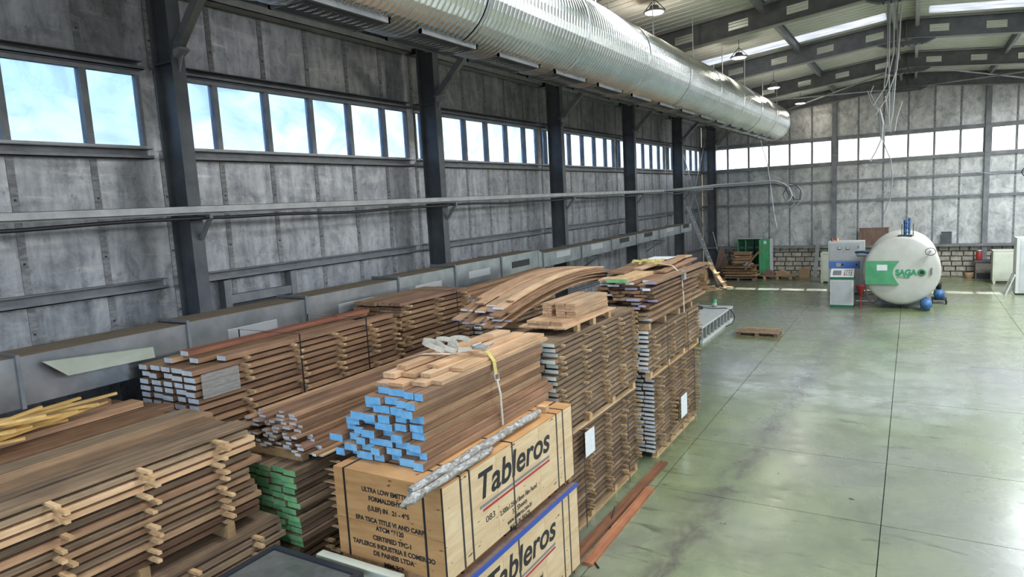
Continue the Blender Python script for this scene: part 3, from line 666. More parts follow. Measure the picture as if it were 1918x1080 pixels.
MB().box((-3.505, 11.5, .38), (-3.502, 11.86, .78)).build('paper_tag', 'paper', t, 'white paper tag')
t = thing('lumber_pack', (-4.2, 11.7, b_top), 'low white-ended lumber pack under the messy strapped board pile', 'lumber pack', GP)
b2_top = pack(-4.8, -3.60, 10.15, 13.15, b_top, 10, .045, .026, 6, W_WHITE, (10.4, 11.3, 12.2, 13.0), t, (.65, .95), .05, out=(-.02, .04), stick_tint=(.6, .85))
for y in (10.9, 12.1): band(t, -4.82, -3.53, y, b_top + .02, b2_top)

# ---- messy strapped pile on top of that column
GM = 'boards of the messy strapped pile'
def bearers(nm, lab, x0, x1, ys, z, h, grp):
    for y in ys: tag(piece(nm, PINE, ((x0 + x1) / 2, y, z + h / 2), (x1 - x0, .09, h), None, tint=rnd(.7, 1.0)), lab, 'bearer', grp)
bearers('bearer', 'short timber bearer under the messy strapped board pile', -4.85, -3.62, (10.3, 11.1, 11.9, 12.7), b2_top, .10, 'bearers under the messy pile')
z = b2_top + .10; k = -1
while z < 3.02:
    k += 1
    th = rnd(.028, .045); u = -4.52
    while u < -3.68:
        wd = rnd(.12, .24)
        y0 = 10.12 + rnd(0, .4); y1 = 13.3 + rnd(-.7, .4)
        m_ = random.choice((B_RAW, W_RAW, B_WHITE, B_RAW, B_LILAC)) 
        if z > 2.55 or random.random() > .12:
            tag(board(m_, u + wd / 2, y0, y1, z, wd - .01, th, None, rnd(-.006, .006), rnd(-.004, .004) if z > 2.5 else 0, tint=rnd(.6, 1.1)), 'brown sawn board in the %s layer up of the messy strapped pile' % (ORD[k] if k else 'first'), 'board', GM)
        u += wd
    z += th + .014
zt = z
for k, (x, y0, y1, wd, rz, m_, dz) in enumerate(((-4.38, 10.2, 12.6, .2, .02, 'ply', 0), (-4.05, 10.05, 11.2, .36, -.04, 'green', 0), (-4.3, 11.3, 13.4, .2, .06, 'p', .032), (-4.1, 11.3, 13.9, .16, -.07, 'p', .062), (-4.42, 12.65, 13.9, .22, -.03, 'p', .03), (-3.85, 11.4, 13.9, .17, .05, 'b', .0), (-4.4, 10.6, 12.2, .28, .12, 'b', .07), (-4.0, 12.0, 13.8, .22, .10, 'p', .07))):
    mm = {'ply': P_RAW, 'green': unit('wood_pine', 'end_green'), 'p': P_RAW, 'b': B_RAW}[m_]
    tag(board(mm, x, y0, y1, zt + dz, wd, .03 if m_ != 'green' else .06, None, rz, tint=rnd(.8, 1.05)), ['pale wide board with green end on top of the messy pile' if m_ == 'green' else 'loose board lying askew on top of the messy strapped pile'][0], 'board', GM if m_ != 'green' else None)
tag(MB().box((-4.5, 12.6, zt + .12), (-4.05, 13.2, zt + .124)).build('sheet', 'paper'), 'pale sheet lying on the messy strapped pile', 'sheet')
sp = thing('ratchet_strap', (-4.2, 11.9, b2_top), 'grey ratchet strap tied round the messy board pile', 'strap')
MB().ribbon([(-4.58, 11.9, b2_top + .05), (-4.60, 11.9, 2.9), (-4.5, 11.88, zt + .14), (-4.2, 11.88, zt + .16), (-3.72, 11.87, zt + .08), (-3.55, 11.86, 2.95), (-3.53, 11.88, 2.55), (-3.53, 11.9, b2_top + .02)], (0, .05, 0), .005).build('strap_web', 'webbing', sp)
MB().box((-3.55, 11.82, 2.86), (-3.49, 11.94, 3.02)).build('buckle', 'steel_light', sp)
r_ = MB()
for k in range(5): r_.ribbon([(-4.35 + .1 * k + .08 * math.cos(a), 11.75 + .1 * (k % 3) + .1 * math.sin(a), zt + .13 + .05 * abs(math.sin(a * .5 + k))) for a in [q * .5 for q in range(10)]], (.02, .02, .04), .004)
r_.build('strap_tail', 'webbing_yellow', sp)

# ---- bowed boards and the short planks on their pallet
GB = 'bowed boards slumped over the lumber pack'
def bowed(x, y0, y1, zb, wd, th, bow, mats, drift=0.0, ya=7.2, yb=11.7):   # every board follows one shared curve, so layers nest
    n = 12; vs = []; fs = []
    for i in range(n + 1):
        s_ = i / n; y = y0 + (y1 - y0) * s_; z = zb + bow * math.sin(math.pi * max(0.0, min(1, (y - ya) / (yb - ya) * .86))) ** .9; xx = x + drift * s_
        vs += [(xx - wd / 2, y, z), (xx + wd / 2, y, z), (xx + wd / 2, y, z + th), (xx - wd / 2, y, z + th)]
    mb = MB(); mb.add(vs, [(4 * i + k, 4 * i + (k + 1) % 4, 4 * i + 4 + (k + 1) % 4, 4 * i + 4 + k) for i in range(n) for k in range(4)], 0)
    mb.add(vs[:4], [(3, 2, 1, 0)], 1); mb.add(vs[-4:], [(0, 1, 2, 3)], 1)
    return mb.build('bowed_board', mats)
for i in range(9):
    u = -5.38 + (.05 if i > 6 else 0)
    while u < -4.74:
        wd = rnd(.11, .19); top = i > 6
        if not (top and random.random() < .25):
            o = bowed(u + wd / 2, 7.5 + rnd(-.25, .3) + (.25 if top else 0), 11.3 + rnd(-.4, .3), a2_top + .06 + i * .028, wd - .008, .022, .30, [random.choice(('wood_brown', 'wood_planed', 'wood_brown')) if not top else 'wood_planed', random.choice(('end_lilac', 'wood_brown', 'end_white'))], -.04)
            c = rnd(.75, 1.1); o.color = (c, c, c, 1)
            tag(o, 'long thin bowed board in the %s layer up of the slumped pile' % (ORD[i] if i else 'first'), 'board', GB)
        u += wd
tag(piece('bearer', PINE, (-4.9, 8.0, a2_top + .03), (.85, .09, .06), None), 'timber bearer under the bowed board pile', 'bearer')
pal = thing('pallet', (-4.1, 8.45, a2_top), 'low timber pallet holding short planks beside the bowed boards', 'pallet')
for x in (-4.42, -4.12, -3.82): 
    for y in (7.98, 8.5, 9.05): piece('block', PINE, (x, y, a2_top + .05), (.06, .09, .10), pal)
for x in (-4.4, -4.26, -4.12, -3.98, -3.84): board(P_RAW, x, 7.55, 9.25, a2_top + .10, .13, .02, pal, name='deck_board')
GS = 'short planks stacked on the pallet'
zz = a2_top + .12
for i in range(2): 
    for x in (-4.3, -4.12, -3.94): tag(board(P_RAW, x, 7.6 + rnd(0, .06), 9.15, zz + i * .032, .17, .03, None, tint=rnd(.8, 1)), 'short reddish plank in the bottom courses on the pallet', 'plank', GS)
zz += .064
for i in range(5):
    for x in (-4.25, -4.05, -3.9): tag(board(P_RAW, x + rnd(-.01, .01), 7.95 + rnd(0, .03), 9.08, zz + i * .037, .14, .034, None, tint=rnd(.72, .95)), 'short reddish plank in the %s course down of the neat pallet stack' % ORD[4 - i], 'plank', GS)

# ---- printed plywood crates
def fit_text(body, size, mat, parent, loc, rot, width=None, bold=0.0, shear=0.0, name='lettering'):
    cu = bpy.data.curves.new(name, 'FONT'); cu.body = body; cu.size = size; cu.align_x = 'CENTER'; cu.align_y = 'CENTER'
    cu.offset = bold; cu.shear = shear; cu.extrude = .0008; cu.materials.append(M[mat])
    tmp = bpy.data.objects.new(name, cu); C.objects.link(tmp); bpy.context.view_layer.update()
    me = bpy.data.meshes.new_from_object(tmp.evaluated_get(bpy.context.evaluated_depsgraph_get())); bpy.data.objects.remove(tmp)
    xs = [v.co.x for v in me.vertices]; k = width / (max(xs) - min(xs)) if width and xs else 1.0
    o = bpy.data.objects.new(name, me); o['kind'] = 'stuff'
    link(o, Matrix.LocRotScale(Vector(loc), Euler(rot), Vector((k, 1, 1)))); return put(o, parent)
FRONT = (math.radians(90), 0, 0); SIDE = (math.radians(90), 0, math.radians(90))
def crate(z0, z1, x0, x1, y0, y1, label, front_text, blue):
    c = thing('plywood_crate', ((x0 + x1) / 2, (y0 + y1) / 2, z0), label, 'crate', 'printed plywood crates')
    zm = z0 + .48 * (z1 - z0)
    for a, b in ((z0 + .08, zm - .004), (zm, z1 - .012)): MB().box((x0, y0, a), (x1 - .012, y0 + .012, b)).build('end_panel', 'crate_wood_shaded', c)
    MB().box((x0, y1 - .012, z0 + .08), (x1, y1, z1 - .012)).build('end_panel', 'crate_wood_shaded', c)
    for a, b in ((y0, y0 + .86), (y0 + .863, y0 + 1.72), (y0 + 1.723, y1 - .012)): MB().box((x1 - .012, a, z0 + .08), (x1, b, z1 - .012)).build('side_panel', 'crate_wood', c)
    MB().box((x0, y0 + .012, z0 + .08), (x0 + .012, y1 - .012, z1 - .012)).build('side_panel', 'crate_wood', c)
    MB().box((x0, y0, z1 - .012), (x1, y1, z1)).build('lid', 'crate_wood_shaded', c)
    MB().box((x0 + .02, y0 + .02, z0 + .08), (x1 - .02, y1 - .02, z0 + .092)).build('floor_panel', 'crate_wood', c)
    for y in (y0 + .05, (y0 + y1) / 2, y1 - .05): cut('skid', (x0 + .02, y - .045, z0), (x1 - .03, y + .045, z0 + .08), 'wood_brown', c)
    for x in (x0 + .13, x1 - .21): MB().box((x - .011, y0 - .004, z0 + .08), (x + .011, y0, z1 + .003)).box((x - .011, y0, z1), (x + .011, y1, z1 + .003)).build('strap', 'strap_black', c)
    for y in (y0 + .27, y0 + .41, y0 + 1.17, y1 - .40, y1 - .24): MB().box((x1, y - .011, z0 + .08), (x1 + .004, y + .011, z1 + .003)).box((x0, y - .011, z1), (x1, y + .011, z1 + .003)).build('strap', 'strap_black', c)
    for cx, cy in ((x1, y0), (x1, y1)): MB().box((cx - .012, cy - .003, z0 + .08), (cx + .003, cy + .003, z1)).build('corner_edge', 'strap_black', c)
    f = x1 + .0015
    fit_text('Tableros', .37, 'print_black', c, (f, y0 + 1.23, z1 - .235), SIDE, 1.42, .007, .18)
    MB().box((x1, y0 + .55, z1 - .435), (x1 + .002, y0 + 1.94, z1 - .405)).build('stripe', 'print_grey', c); MB().box((x1, y0 + .60, z1 - .475), (x1 + .002, y0 + 1.94, z1 - .452)).build('stripe', 'print_red', c)
    fit_text('083', .085, 'print_black', c, (f, y0 + .72, z1 - .575), SIDE, .16)
    for k, (s_, w_) in enumerate((('2.500x1.250x18mm Film Faced', .74), ('33 Sheets', .30), ('www.tableros.com.br', .50), ('MADE IN BRAZIL', .42))):
        fit_text(s_, .072, 'print_black', c, (f, y0 + 1.26, z1 - .625 - .075 * k), SIDE, w_, .001)
    if front_text:
        xm = (x0 + x1) / 2 + .01
        for s_, v, w_ in (('ULTRA LOW EMITTING', .165, .60), ('FORMALDEHYDE', .245, .45), ('(ULEF) IN   21 - 495', .34, .49), ('EPA TSCA TITLE VI AND CARB', .455, .81), ('ATCM 93120', .525, .33), ('CERTIFIED TPC-1', .62, .45), ('TABLEROS INDUSTRIA E COMERCIO', .70, .97), ('DE PAINEIS LTDA', .775, .48), ('MIM-263', .865, .23)):
            fit_text(s_, .062, 'print_black', c, (xm + (.02 if v > .6 else 0), y0 - .0015, z1 - v), FRONT, w_, .0022)
    if blue:
        MB().box((x1 - .01, y0, z1), (x1 + .012, y1, z1 + .04)).build('edge_strip', 'print_blue', c); MB().box((x1 - .11, y0, z1 + .003), (x1 - .012, y1, z1 + .035)).build('batten', 'ply_dark', c)
    return c
crate(0.0, 1.05, -4.62, -3.34, 4.25, 6.80, 'printed plywood crate with blue top edge underneath the other crate', False, True)
crate(1.09, 2.03, -4.66, -3.39, 4.30, 6.84, 'printed plywood crate carrying the blue-ended boards', True, False)

# ---- boards with blue ends, strapped on the upper crate
bb = thing('board_bundle', (-4.28, 5.9, 2.03), 'strapped bundle of brown boards with bright blue painted ends on the crate', 'board bundle')
zz = 2.035; rows = [(-4.84, -3.72), (-4.84, -3.74), (-4.90, -3.75), (-4.80, -3.80), (-4.76, -3.82), (-4.66, -3.80), (-4.58, -3.82), (-4.48, -3.84), (-4.42, -3.80)]
for i, (a, b) in enumerate(rows):
    u = a; th = rnd(.064, .074)
    while u < b - .05:
        wd = min(rnd(.12, .22), b - u)
        if wd > .06 and not (0 < i < 8 and random.random() < .03):
            board(B_BLUE, u + wd / 2, 4.5 + rnd(-.02, .14) + .012 * i, 7.04 + rnd(-.12, .04), zz + rnd(0, .004), wd - rnd(.004, .02), th, bb, rnd(-.006, .006), tint=rnd(.75, 1.05))
        u += wd
    zz += th + .006
for (x, y0, y1, wd, th, dz) in ((-4.36, 4.72, 6.5, .15, .035, 0), (-4.2, 4.76, 6.9, .16, .035, 0), (-4.0, 4.85, 7.08, .16, .04, 0), (-3.86, 4.95, 7.08, .12, .04, 0), (-4.38, 4.86, 6.0, .15, .05, .045), (-4.2, 4.95, 7.08, .17, .04, .045), (-4.02, 5.0, 7.08, .12, .04, .045), (-4.42, 5.9, 7.08, .2, .05, .05), (-4.1, 5.2, 6.9, .14, .03, .088), (-4.33, 5.0, 6.6, .12, .045, .098), (-3.9, 5.3, 7.1, .14, .035, .045)):
    board(P_RAW, x, y0, y1, zz + dz, wd, th, bb, rnd(-.02, .02), tint=rnd(.85, 1.1), name='planed_board')
b_z = zz + .15
rs = thing('lashing_strap', (-4.2, 5.8, 2.1), 'pale webbing with yellow ratchet looped over the blue-ended boards', 'strap')
MB().ribbon([(-4.5, 5.75, 2.55), (-4.46, 5.75, b_z - .03), (-4.2, 5.78, b_z + .012), (-3.95, 5.82, b_z + .01)], (0, .05, 0), .005).build('web', 'webbing', rs)
MB().ribbon([(-3.93, 5.82, b_z + .015), (-3.84, 5.83, b_z - .03), (-3.78, 5.84, b_z - .12), (-3.765, 5.84, b_z - .25)], (0, .055, 0), .007).build('ratchet_web', 'webbing_yellow', rs)
MB().box((-4.0, 5.76, b_z + .012), (-3.86, 5.88, b_z + .04)).tube([(-3.98, 5.74, b_z + .05), (-3.98, 5.9, b_z + .05)], .015, 8).tube([(-3.86, 5.74, b_z + .03), (-3.8, 5.74, b_z + .07), (-3.8, 5.9, b_z + .07), (-3.86, 5.9, b_z + .03)], .006, 6).build('ratchet', 'steel_light', rs)
MB().tube([(-3.76, 5.80, b_z - .25), (-3.75, 5.79, b_z - .31), (-3.75, 5.87, b_z - .33), (-3.76, 5.88, b_z - .26), (-3.76, 5.80, b_z - .25)], .007, 6).build('hook', 'aluminium', rs)
MB().ribbon([(-3.75, 5.83, b_z - .31), (-3.715, 5.83, 2.4), (-3.70, 5.82, 2.06)], (0, .03, 0), .006).build('strap_drop', 'webbing', rs)
lp = MB()
for k in range(3):
    cx, cy = -4.32 + .1 * k, 5.52 + .07 * k
    lp.ribbon([(cx + .13 * math.cos(a), cy + .07 * math.sin(a) + .02 * k, b_z + .03 + .10 * max(0, math.sin(a * .5 + .3 * k))) for a in [q * .42 for q in range(16)]], (.012, .012, .05), .004)
lp.ribbon([(-4.55, 5.35, b_z - .03), (-4.4, 5.42, b_z + .01), (-4.25, 5.45, b_z + .02), (-4.1, 5.5, b_z + .01), (-3.97, 5.7, b_z + .02)], (.01, .05, 0), .004)
lp.build('loops', 'webbing', rs)
# long package wrapped in film, on the crate's edge
wp = thing('wrapped_package', (-3.5, 5.1, 2.035), 'two long slim parts wrapped in crumpled clear film on the crate edge', 'package')
MB().tube([(-3.52, 4.05 + .15 * k, 2.085 + rnd(-.004, .004)) for k in range(16)], [.035] + [.046 + rnd(-.006, .006) for _ in range(14)] + [.03], 8).build('wrapped_bar', 'film_wrap', wp)
MB().tube([(-3.43, 3.82 + .15 * k, 2.07 + rnd(-.004, .004)) for k in range(10)], [.012, .05] + [.034 + rnd(-.005, .005) for _ in range(7)] + [.02], 8).build('wrapped_bar', 'film_wrap', wp)
tag(cut('offcut', (-3.62, 6.42, 2.035), (-3.5, 6.5, 2.10), 'wood_pine'), 'small wood offcut on the far end of the upper crate', 'offcut')

# ---- near stickered stack, loose boards
GF, GFs = 'boards of the unstrapped stickered stack', 'sticks of the unstrapped stickered stack'
LF = ('long brown %s in the %s course down of the unstrapped stickered stack', GF, 'thin pale stick under the %s course down of the unstrapped stickered stack', GFs)
t = thing('lumber_pack', (-6.1, 2.9, 0), 'wide stickered pack directly under the unstrapped stack of long boards', 'lumber pack', GP)
f_low = pack(-6.72, -5.50, 1.3, 4.32, 0, 15, .055, .03, 3, W_RAW, (1.5, 2.4, 3.3, 4.0), t, (.75, 1.05), .05, stick_tint=(.9, 1.2))
bearers('bearer', 'pale timber bearer under the unstrapped stack of long boards', -6.7, -5.58, (2.0, 2.95, 3.8), f_low, .12, 'bearers under the unstrapped stack')
f_top = pack(-6.74, -5.58, 1.25, 4.15, f_low + .12, 13, .046, .026, 5, (W_RAW, W_RAW, B_RAW, B_RAW, P_RAW), (1.5, 2.35, 3.05, 3.75), None, (.55, 1.25), .10, 0, (.03, .10), LF, inout=.02, stick_tint=(.95, 1.25), gap=(.012, .05))

# ---- pack with green ends, and the loose thin boards above it
t = thing('lumber_pack', (-6.0, 5.8, 0), 'dark stickered pack on the floor under the green-ended boards', 'lumber pack', GP)
g_low = pack(-6.6, -5.45, 4.5, 7.2, 0, 11, .05, .026, 3, W_RAW, (4.9, 5.8, 6.9), t, (.6, .85), .03)
t = thing('lumber_pack', (-6.0, 5.8, g_low), 'stickered lumber pack with bright green painted ends', 'lumber pack', GP)
g_top = pack(-6.62, -5.42, 4.48, 7.2, g_low, 12, .058, .013, 6, W_GREEN, (4.95, 5.8, 6.9), t, (.7, .95), .025, .02, out=(.06, .14), inout=.04, stick_tint=(.9, 1.2))
GT = 'thin white-ended boards of the loose heap'
bearers('bearer', 'stubby timber bearer between the green-ended pack and the loose heap', -6.45, -5.55, (4.75, 5.9, 7.0), g_top, .09, 'bearers under the thin-board heap')
tag(MB().box((-6.46, 4.72, g_top + .09), (-5.26, 7.9, g_top + .105)).build('plywood_sheet', 'ply_light'), 'pale plywood sheet under the loose heap of thin boards', 'sheet')
zz = g_top + .106
for i in range(11):
    th = .032; a, b = -6.46 + .02 * max(0, i - 5), -5.30 - .045 * i
    u = a
    while u < b - .03:
        wd = min(rnd(.08, .13), b - u)
        tag(board(B_WHITE, u + wd / 2, 4.72 + rnd(-.12, .16), 8.6 + rnd(-.7, .8), zz, wd - .006, th - .004, None, rnd(-.003, .003), tint=rnd(.7, 1.4)), 'thin white-ended board in the %s layer down of the loose heap above the green-ended pack' % ORD[10 - i], 'board', GT)
        u += wd
    zz += th

# ---- row along the window wall: white-ended packs
t = thing('lumber_pack', (-7.5, 6.2, 0), 'lower brown pack beneath the big white-ended pack by the wall duct', 'lumber pack', GP)
w_low = pack(-8.08, -6.95, 4.55, 8.0, 0, 16, .058, .027, 2, B_WHITE, (5.3, 6.5, 7.7), t, (.6, .9), .02)
t = thing('lumber_pack', (-7.5, 6.2, w_low), 'big white-ended lumber pack with a film pocket on its side by the wall duct', 'lumber pack', GP)
w_top = pack(-8.04, -6.93, 4.5, 8.0, w_low, 14, .056, .028, 5, B_WHITE, (5.15, 6.0, 6.75, 7.45, 7.95), t, (.75, 1.15), .03, out=(.01, .05), inout=.02, gap=(.03, .06))
for x, y0, y1 in ((-7.6, 4.6, 7.95), (-7.25, 4.7, 7.3), (-7.02, 4.9, 7.9)): board(B_WHITE, x, y0, y1, w_top + .028, .16, .056, t, tint=rnd(.9, 1.2))
for y in (5.2, 5.9, 6.6, 7.3): piece('sticker', PINE, (-7.35, y, w_top + .014), (.95, .045, .028), t, (0, 0, rnd(-.1, .1)))
board(B_WHITE, -7.5, 4.75, 7.9, w_top + .086, .15, .056, t, col=(1.1, .8, .85))
for y in (5.95, 7.2): band(t, -8.06, -6.85, y, w_low + .1, w_top + .15)
MB().box((-6.922, 4.55, w_top - .34), (-6.918, 5.05, w_top - .05)).build('film_pocket', 'film', t, 'clear film pocket')
t = thing('lumber_pack', (-7.5, 9.1, 0), 'tall drooping brown lumber pack between the two white-ended packs', 'lumber pack', GP)
w2 = pack(-7.98, -7.0, 8.15, 10.1, 0, 34, .055, .028, 4, B_RAW, (8.3, 9.1, 9.9), t, (.75, 1.1), .06, inout=.015)
band(t, -8.0, -6.92, 9.6, .1, w2)
t = thing('lumber_pack', (-7.35, 12.0, 0), 'cream-ended lumber pack with marked boards lying on top near the duct reducer', 'lumber pack', GP)
w3 = pack(-7.75, -6.95, 10.35, 13.4, 0, 30, .056, .028, 4, W_CREAM, (10.7, 11.6, 12.5, 13.2), t, (.75, 1.05), .05)
for k, (x, dz) in enumerate(((-7.7, 0), (-7.5, 0), (-7.3, 0), (-7.1, 0), (-7.65, .06), (-7.45, .06), (-7.55, .12))):
    board(B_WHITE, x, 10.5 + rnd(-.3, .3), 13.9 + rnd(-.3, .4), w3 + .03 + dz, .17, .055, t, rnd(-.02, .02), .02, tint=rnd(.8, 1.1))
for y in (11, 12.6): piece('sticker', PINE, (-7.35, y, w3 + .015), (.9, .045, .03), t)

# ---- junk boards and yellow laths by the wall
t = thing('lumber_pack', (-7.45, 2.7, 0), 'dark lumber pack beneath the junk boards and yellow laths', 'lumber pack', GP)
j_top = pack(-8.05, -7.0, 1.2, 4.2, 0, 26, .058, .027, 3, B_RAW, (1.6, 2.7, 3.8), t, (.55, .85), .06)
GJ = 'junk boards by the wall duct'
for (x, y0, y1, z, wd, th, rz, tn) in ((-7.92, 1.2, 4.02, .072, .16, .06, .0, 1.05), (-7.70, 1.2, 3.9, .072, .18, .06, .01, .95), (-7.44, 1.1, 4.1, .072, .22, .065, .01, 1.2), (-7.92, 1.2, 4.15, .01, .20, .06, 0, .6), (-7.68, 1.3, 4.2, .01, .2, .055, .01, .7), (-7.42, 1.3, 4.25, .01, .18, .055, 0, .6), (-7.2, 1.2, 4.3, .01, .2, .055, 0, .8), (-7.03, 1.2, 4.1, .01, .14, .055, 0, .75)):
    tag(board(B_RAW, x, y0, y1, j_top + z, wd, th, None, rz, tint=tn), 'heavy dark board among the junk timber by the wall duct', 'board', GJ)
GY = 'yellow laths thrown on the junk boards'
for k in range(18):
    a = rnd(-.5, .35); L_ = rnd(.6, 1.3); x = rnd(-7.5, -7.1); y = rnd(2.3, 3.35)
    tag(piece('lath', YEL, (x, y, j_top + .155 + .011 * k), (rnd(.03, .045), L_, rnd(.02, .028)), None, (rnd(-.02, .05), 0, a), rnd(.8, 1.2)), 'thin yellow pine lath thrown across the junk boards', 'lath', GY)
tag(MB().prism([at_x(80, 678, -8.06), at_x(128, 703, -8.03), at_x(291, 669, -8.03), at_x(287, 650, -8.06)], (-.012, 0, .006)).build('metal_flashing', 'sheet_olive'), 'olive folded metal flashing leaning against the wall duct', 'flashing')
# ---- things at the foot of the frame
gt = thing('glass_panel_table', (-4.75, 3.6, 0), 'black-framed table with a dull glass top in front of the crates', 'table')
for a, b in (((-5.33, 2.95, 1.14), (-5.27, 4.08, 1.20)), ((-4.22, 2.95, 1.14), (-4.16, 4.08, 1.20)), ((-5.27, 4.02, 1.14), (-4.22, 4.08, 1.20)), ((-5.27, 2.95, 1.14), (-4.22, 3.01, 1.20))): cut('frame_bar', a, b, 'frame_dark', gt)
cut('glass_top', (-5.27, 3.01, 1.165), (-4.22, 4.02, 1.180), 'glass_dull', gt)
for x in (-5.29, -4.20):
    for y in (2.99, 4.04): cut('leg', (x - .025, y - .025, 0), (x + .025, y + .025, 1.14), 'frame_dark', gt)
tr_ = thing('metal_tray', (-4.28, 4.19, 0), 'tall cream sheet-metal tray standing against the crate end', 'tray')
MB().box((-4.80, 4.20, 0), (-3.80, 4.21, 1.2)).build('back', 'machine_cream', tr_)
for a, b in (((-4.80, 4.12, 1.19), (-3.80, 4.20, 1.2)), ((-4.80, 4.12, 0), (-4.79, 4.20, 1.19)), ((-3.81, 4.12, 0), (-3.80, 4.20, 1.19))): cut('rim', a, b, 'machine_cream', tr_)
for k, (p0, p1, wd) in enumerate((((-3.30, 6.9), (-3.32, 9.25), .13), ((-3.50, 6.9), (-3.45, 10.3), .14))):
    a = Vector((*p0, .02)); b = Vector((*p1, .02)); d = b - a
    tag(piece('board', B_RAW, (a + b) / 2, (wd, d.length, .04), None, (0, 0, -math.atan2(d.x, d.y)), col=((1.15, .78, .62), (.75, .58, .5))[k]), ('orange-red board lying on the floor beside the packs', 'darker red board lying on the floor against the pack runners')[k], 'board')

# ================================================================== FAR END: MACHINES AND OTHER THINGS
TX, TZ, TR = -0.29, 1.34, 1.13
tk = thing('autoclave_tank', (TX, 29, 0.0), 'big horizontal cream pressure tank with a round grey door', 'tank')
body = MB().lathe([(TR - .02, 26.75), (TR, 26.78), (TR, 31.3), (TR * .8, 31.6), (TR * .4, 31.75), (.001, 31.8)], (TX, 0, TZ), 'Y', 48).build('shell', 'tank_body', tk)
for y in (27.25, 28.1, 29.2, 30.4): MB().lathe([(TR, y), (TR + .05, y + .01), (TR + .05, y + .07), (TR, y + .08)], (TX, 0, TZ), 'Y', 48).build('stiffening_ring', 'tank_paint', tk)
MB().lathe([(TR + .01, 26.8), (TR + .04, 26.78), (TR + .04, 26.60), (TR - .03, 26.575)], (TX, 0, TZ), 'Y', 48).build('door_flange', 'tank_paint', tk)
door = MB().lathe([(TR - .03, 26.575), (TR - .08, 26.555), (.7, 26.535), (.001, 26.52)], (TX, 0, TZ), 'Y', 48).build('door', 'tank_paint', tk)
def on(px, py, y=26.40): return at_y(px, py, y)
P0, P1 = on(1621, 489), on(1684, 533)
arc = [(P0.x, 26.41, P1.z), (P1.x, 26.41, P1.z)] + [(P1.x - .20 * math.sin(math.pi * k / 10) - 0.0, 26.41, P1.z + (P0.z - P1.z) * k / 10) for k in range(1, 10)] + [(P1.x, 26.41, P0.z), (P0.x, 26.41, P0.z)]
ga = MB().prism(arc, (0, .10, 0)).build('hinge_arm', 'machine_green', tk, 'green hinge arm')
c_ = on(1652, 501); MB().box((c_.x - .16, 26.404, c_.z - .10), (c_.x + .16, 26.409, c_.z + .10)).build('notice', 'paper', ga)
c_ = on(1697, 511, 26.43); fit_text('SAGA', .27, 'print_green', tk, (c_.x, 26.51, c_.z), FRONT, .64, .012)
c_ = on(1692, 519, 26.43); fit_text('\u6d77\u5ddd\u673a\u68b0', .12, 'print_green', tk, (c_.x, 26.51, c_.z - .01), FRONT, .40, .002)
c_ = on(1727, 510.5, 26.43)
MB().lathe([(.075, 26.51), (.125, 26.505), (.125, 26.54), (.075, 26.54)], (c_.x, 0, c_.z), 'Y', 24).build('sight_ring', 'machine_green', tk); MB().lathe([(.001, 26.508), (.075, 26.512)], (c_.x, 0, c_.z), 'Y', 20).build('sight_glass', 'black', tk)
c_ = on(1743, 471, 26.35)
MB().tube([(c_.x + .15 * math.cos(a), 26.33, c_.z + .12 * math.sin(a)) for a in [2 * math.pi * k / 20 for k in range(21)]], .011, 6).build('handwheel', 'black', tk)
MB().tube([(c_.x, 26.33, c_.z), (c_.x, 26.6, c_.z)], .02, 6).build('handwheel_stem', 'steel_mid', tk)
MB().tube([(c_.x, 26.42, c_.z - .05), (c_.x - .38, 26.42, c_.z - .33)], .012, 6).tube([(c_.x, 26.42, c_.z - .05), (c_.x - .18, 26.42, c_.z - .4)], .012, 6).build('tie_rods', 'aluminium', tk)
cut('door_handle', (TX + .88, 26.47, TZ - .12), (TX + .91, 26.54, TZ + .12), 'steel_mid', tk)
MB().box((-.42, 27.0, TZ + TR + .02), (.02, 27.4, TZ + TR + .06)).build('valve_base', 'black', tk)
v_ = MB().tube([(-.2, 27.2, 2.5), (-.2, 27.2, 3.05)], .055, 10).tube([(-.08, 27.2, 2.55), (-.08, 27.2, 3.12)], .04, 10)
for z in (2.62, 2.8, 2.95): v_.lathe([(.001, 0), (.09, 0), (.09, .035), (.001, .035)], (-.17, 27.2, z), 'Z', 12)
v_.build('valve_stack', 'motor_blue', tk)
for x in (-.3, .04): MB().tube([(x, 27.05, 2.5), (x, 27.05, 2.9), (x, 27.3, 2.9)], .014, 6).build('valve_pipe', 'black', tk)
for y in (27.6, 30.6): MB().prism([(TX - .8, y - .08, 0), (TX + .8, y - .08, 0), (TX + .72, y - .08, .55), (TX, y - .08, .22), (TX - .72, y - .08, .55)], (0, .16, 0)).build('saddle', 'steel_mid', tk)
for pts_ in (((-1.35, 26.7, 1.0), (-1.42, 26.7, .9), (-1.30, 26.8, .30), (-1.15, 27, .12)), ((-1.70, 26.8, .62), (-1.45, 26.9, .40), (-1.1, 27.1, .45)), ((-1.70, 27.0, .50), (-1.2, 27.0, .55)), ((-1.70, 26.9, .2), (-1.1, 26.9, .22)), ((-1.55, 26.7, .96), (-1.1, 26.8, .9))):
    MB().tube(pts_, .028, 7).build('pipe', random.choice(('steel_mid', 'black', 'steel_light')), tk)
MB().tube([(-1.1, 27.0, 1.9), (-1.5, 27.2, 1.95), (-1.75, 27.6, 1.9)], .05, 8).build('pipe', 'motor_blue', tk)
MB().tube([(-1.05, 27.0, 1.8), (-1.7, 27.6, 1.8)], .06, 8).build('pipe', 'machine_grey', tk)
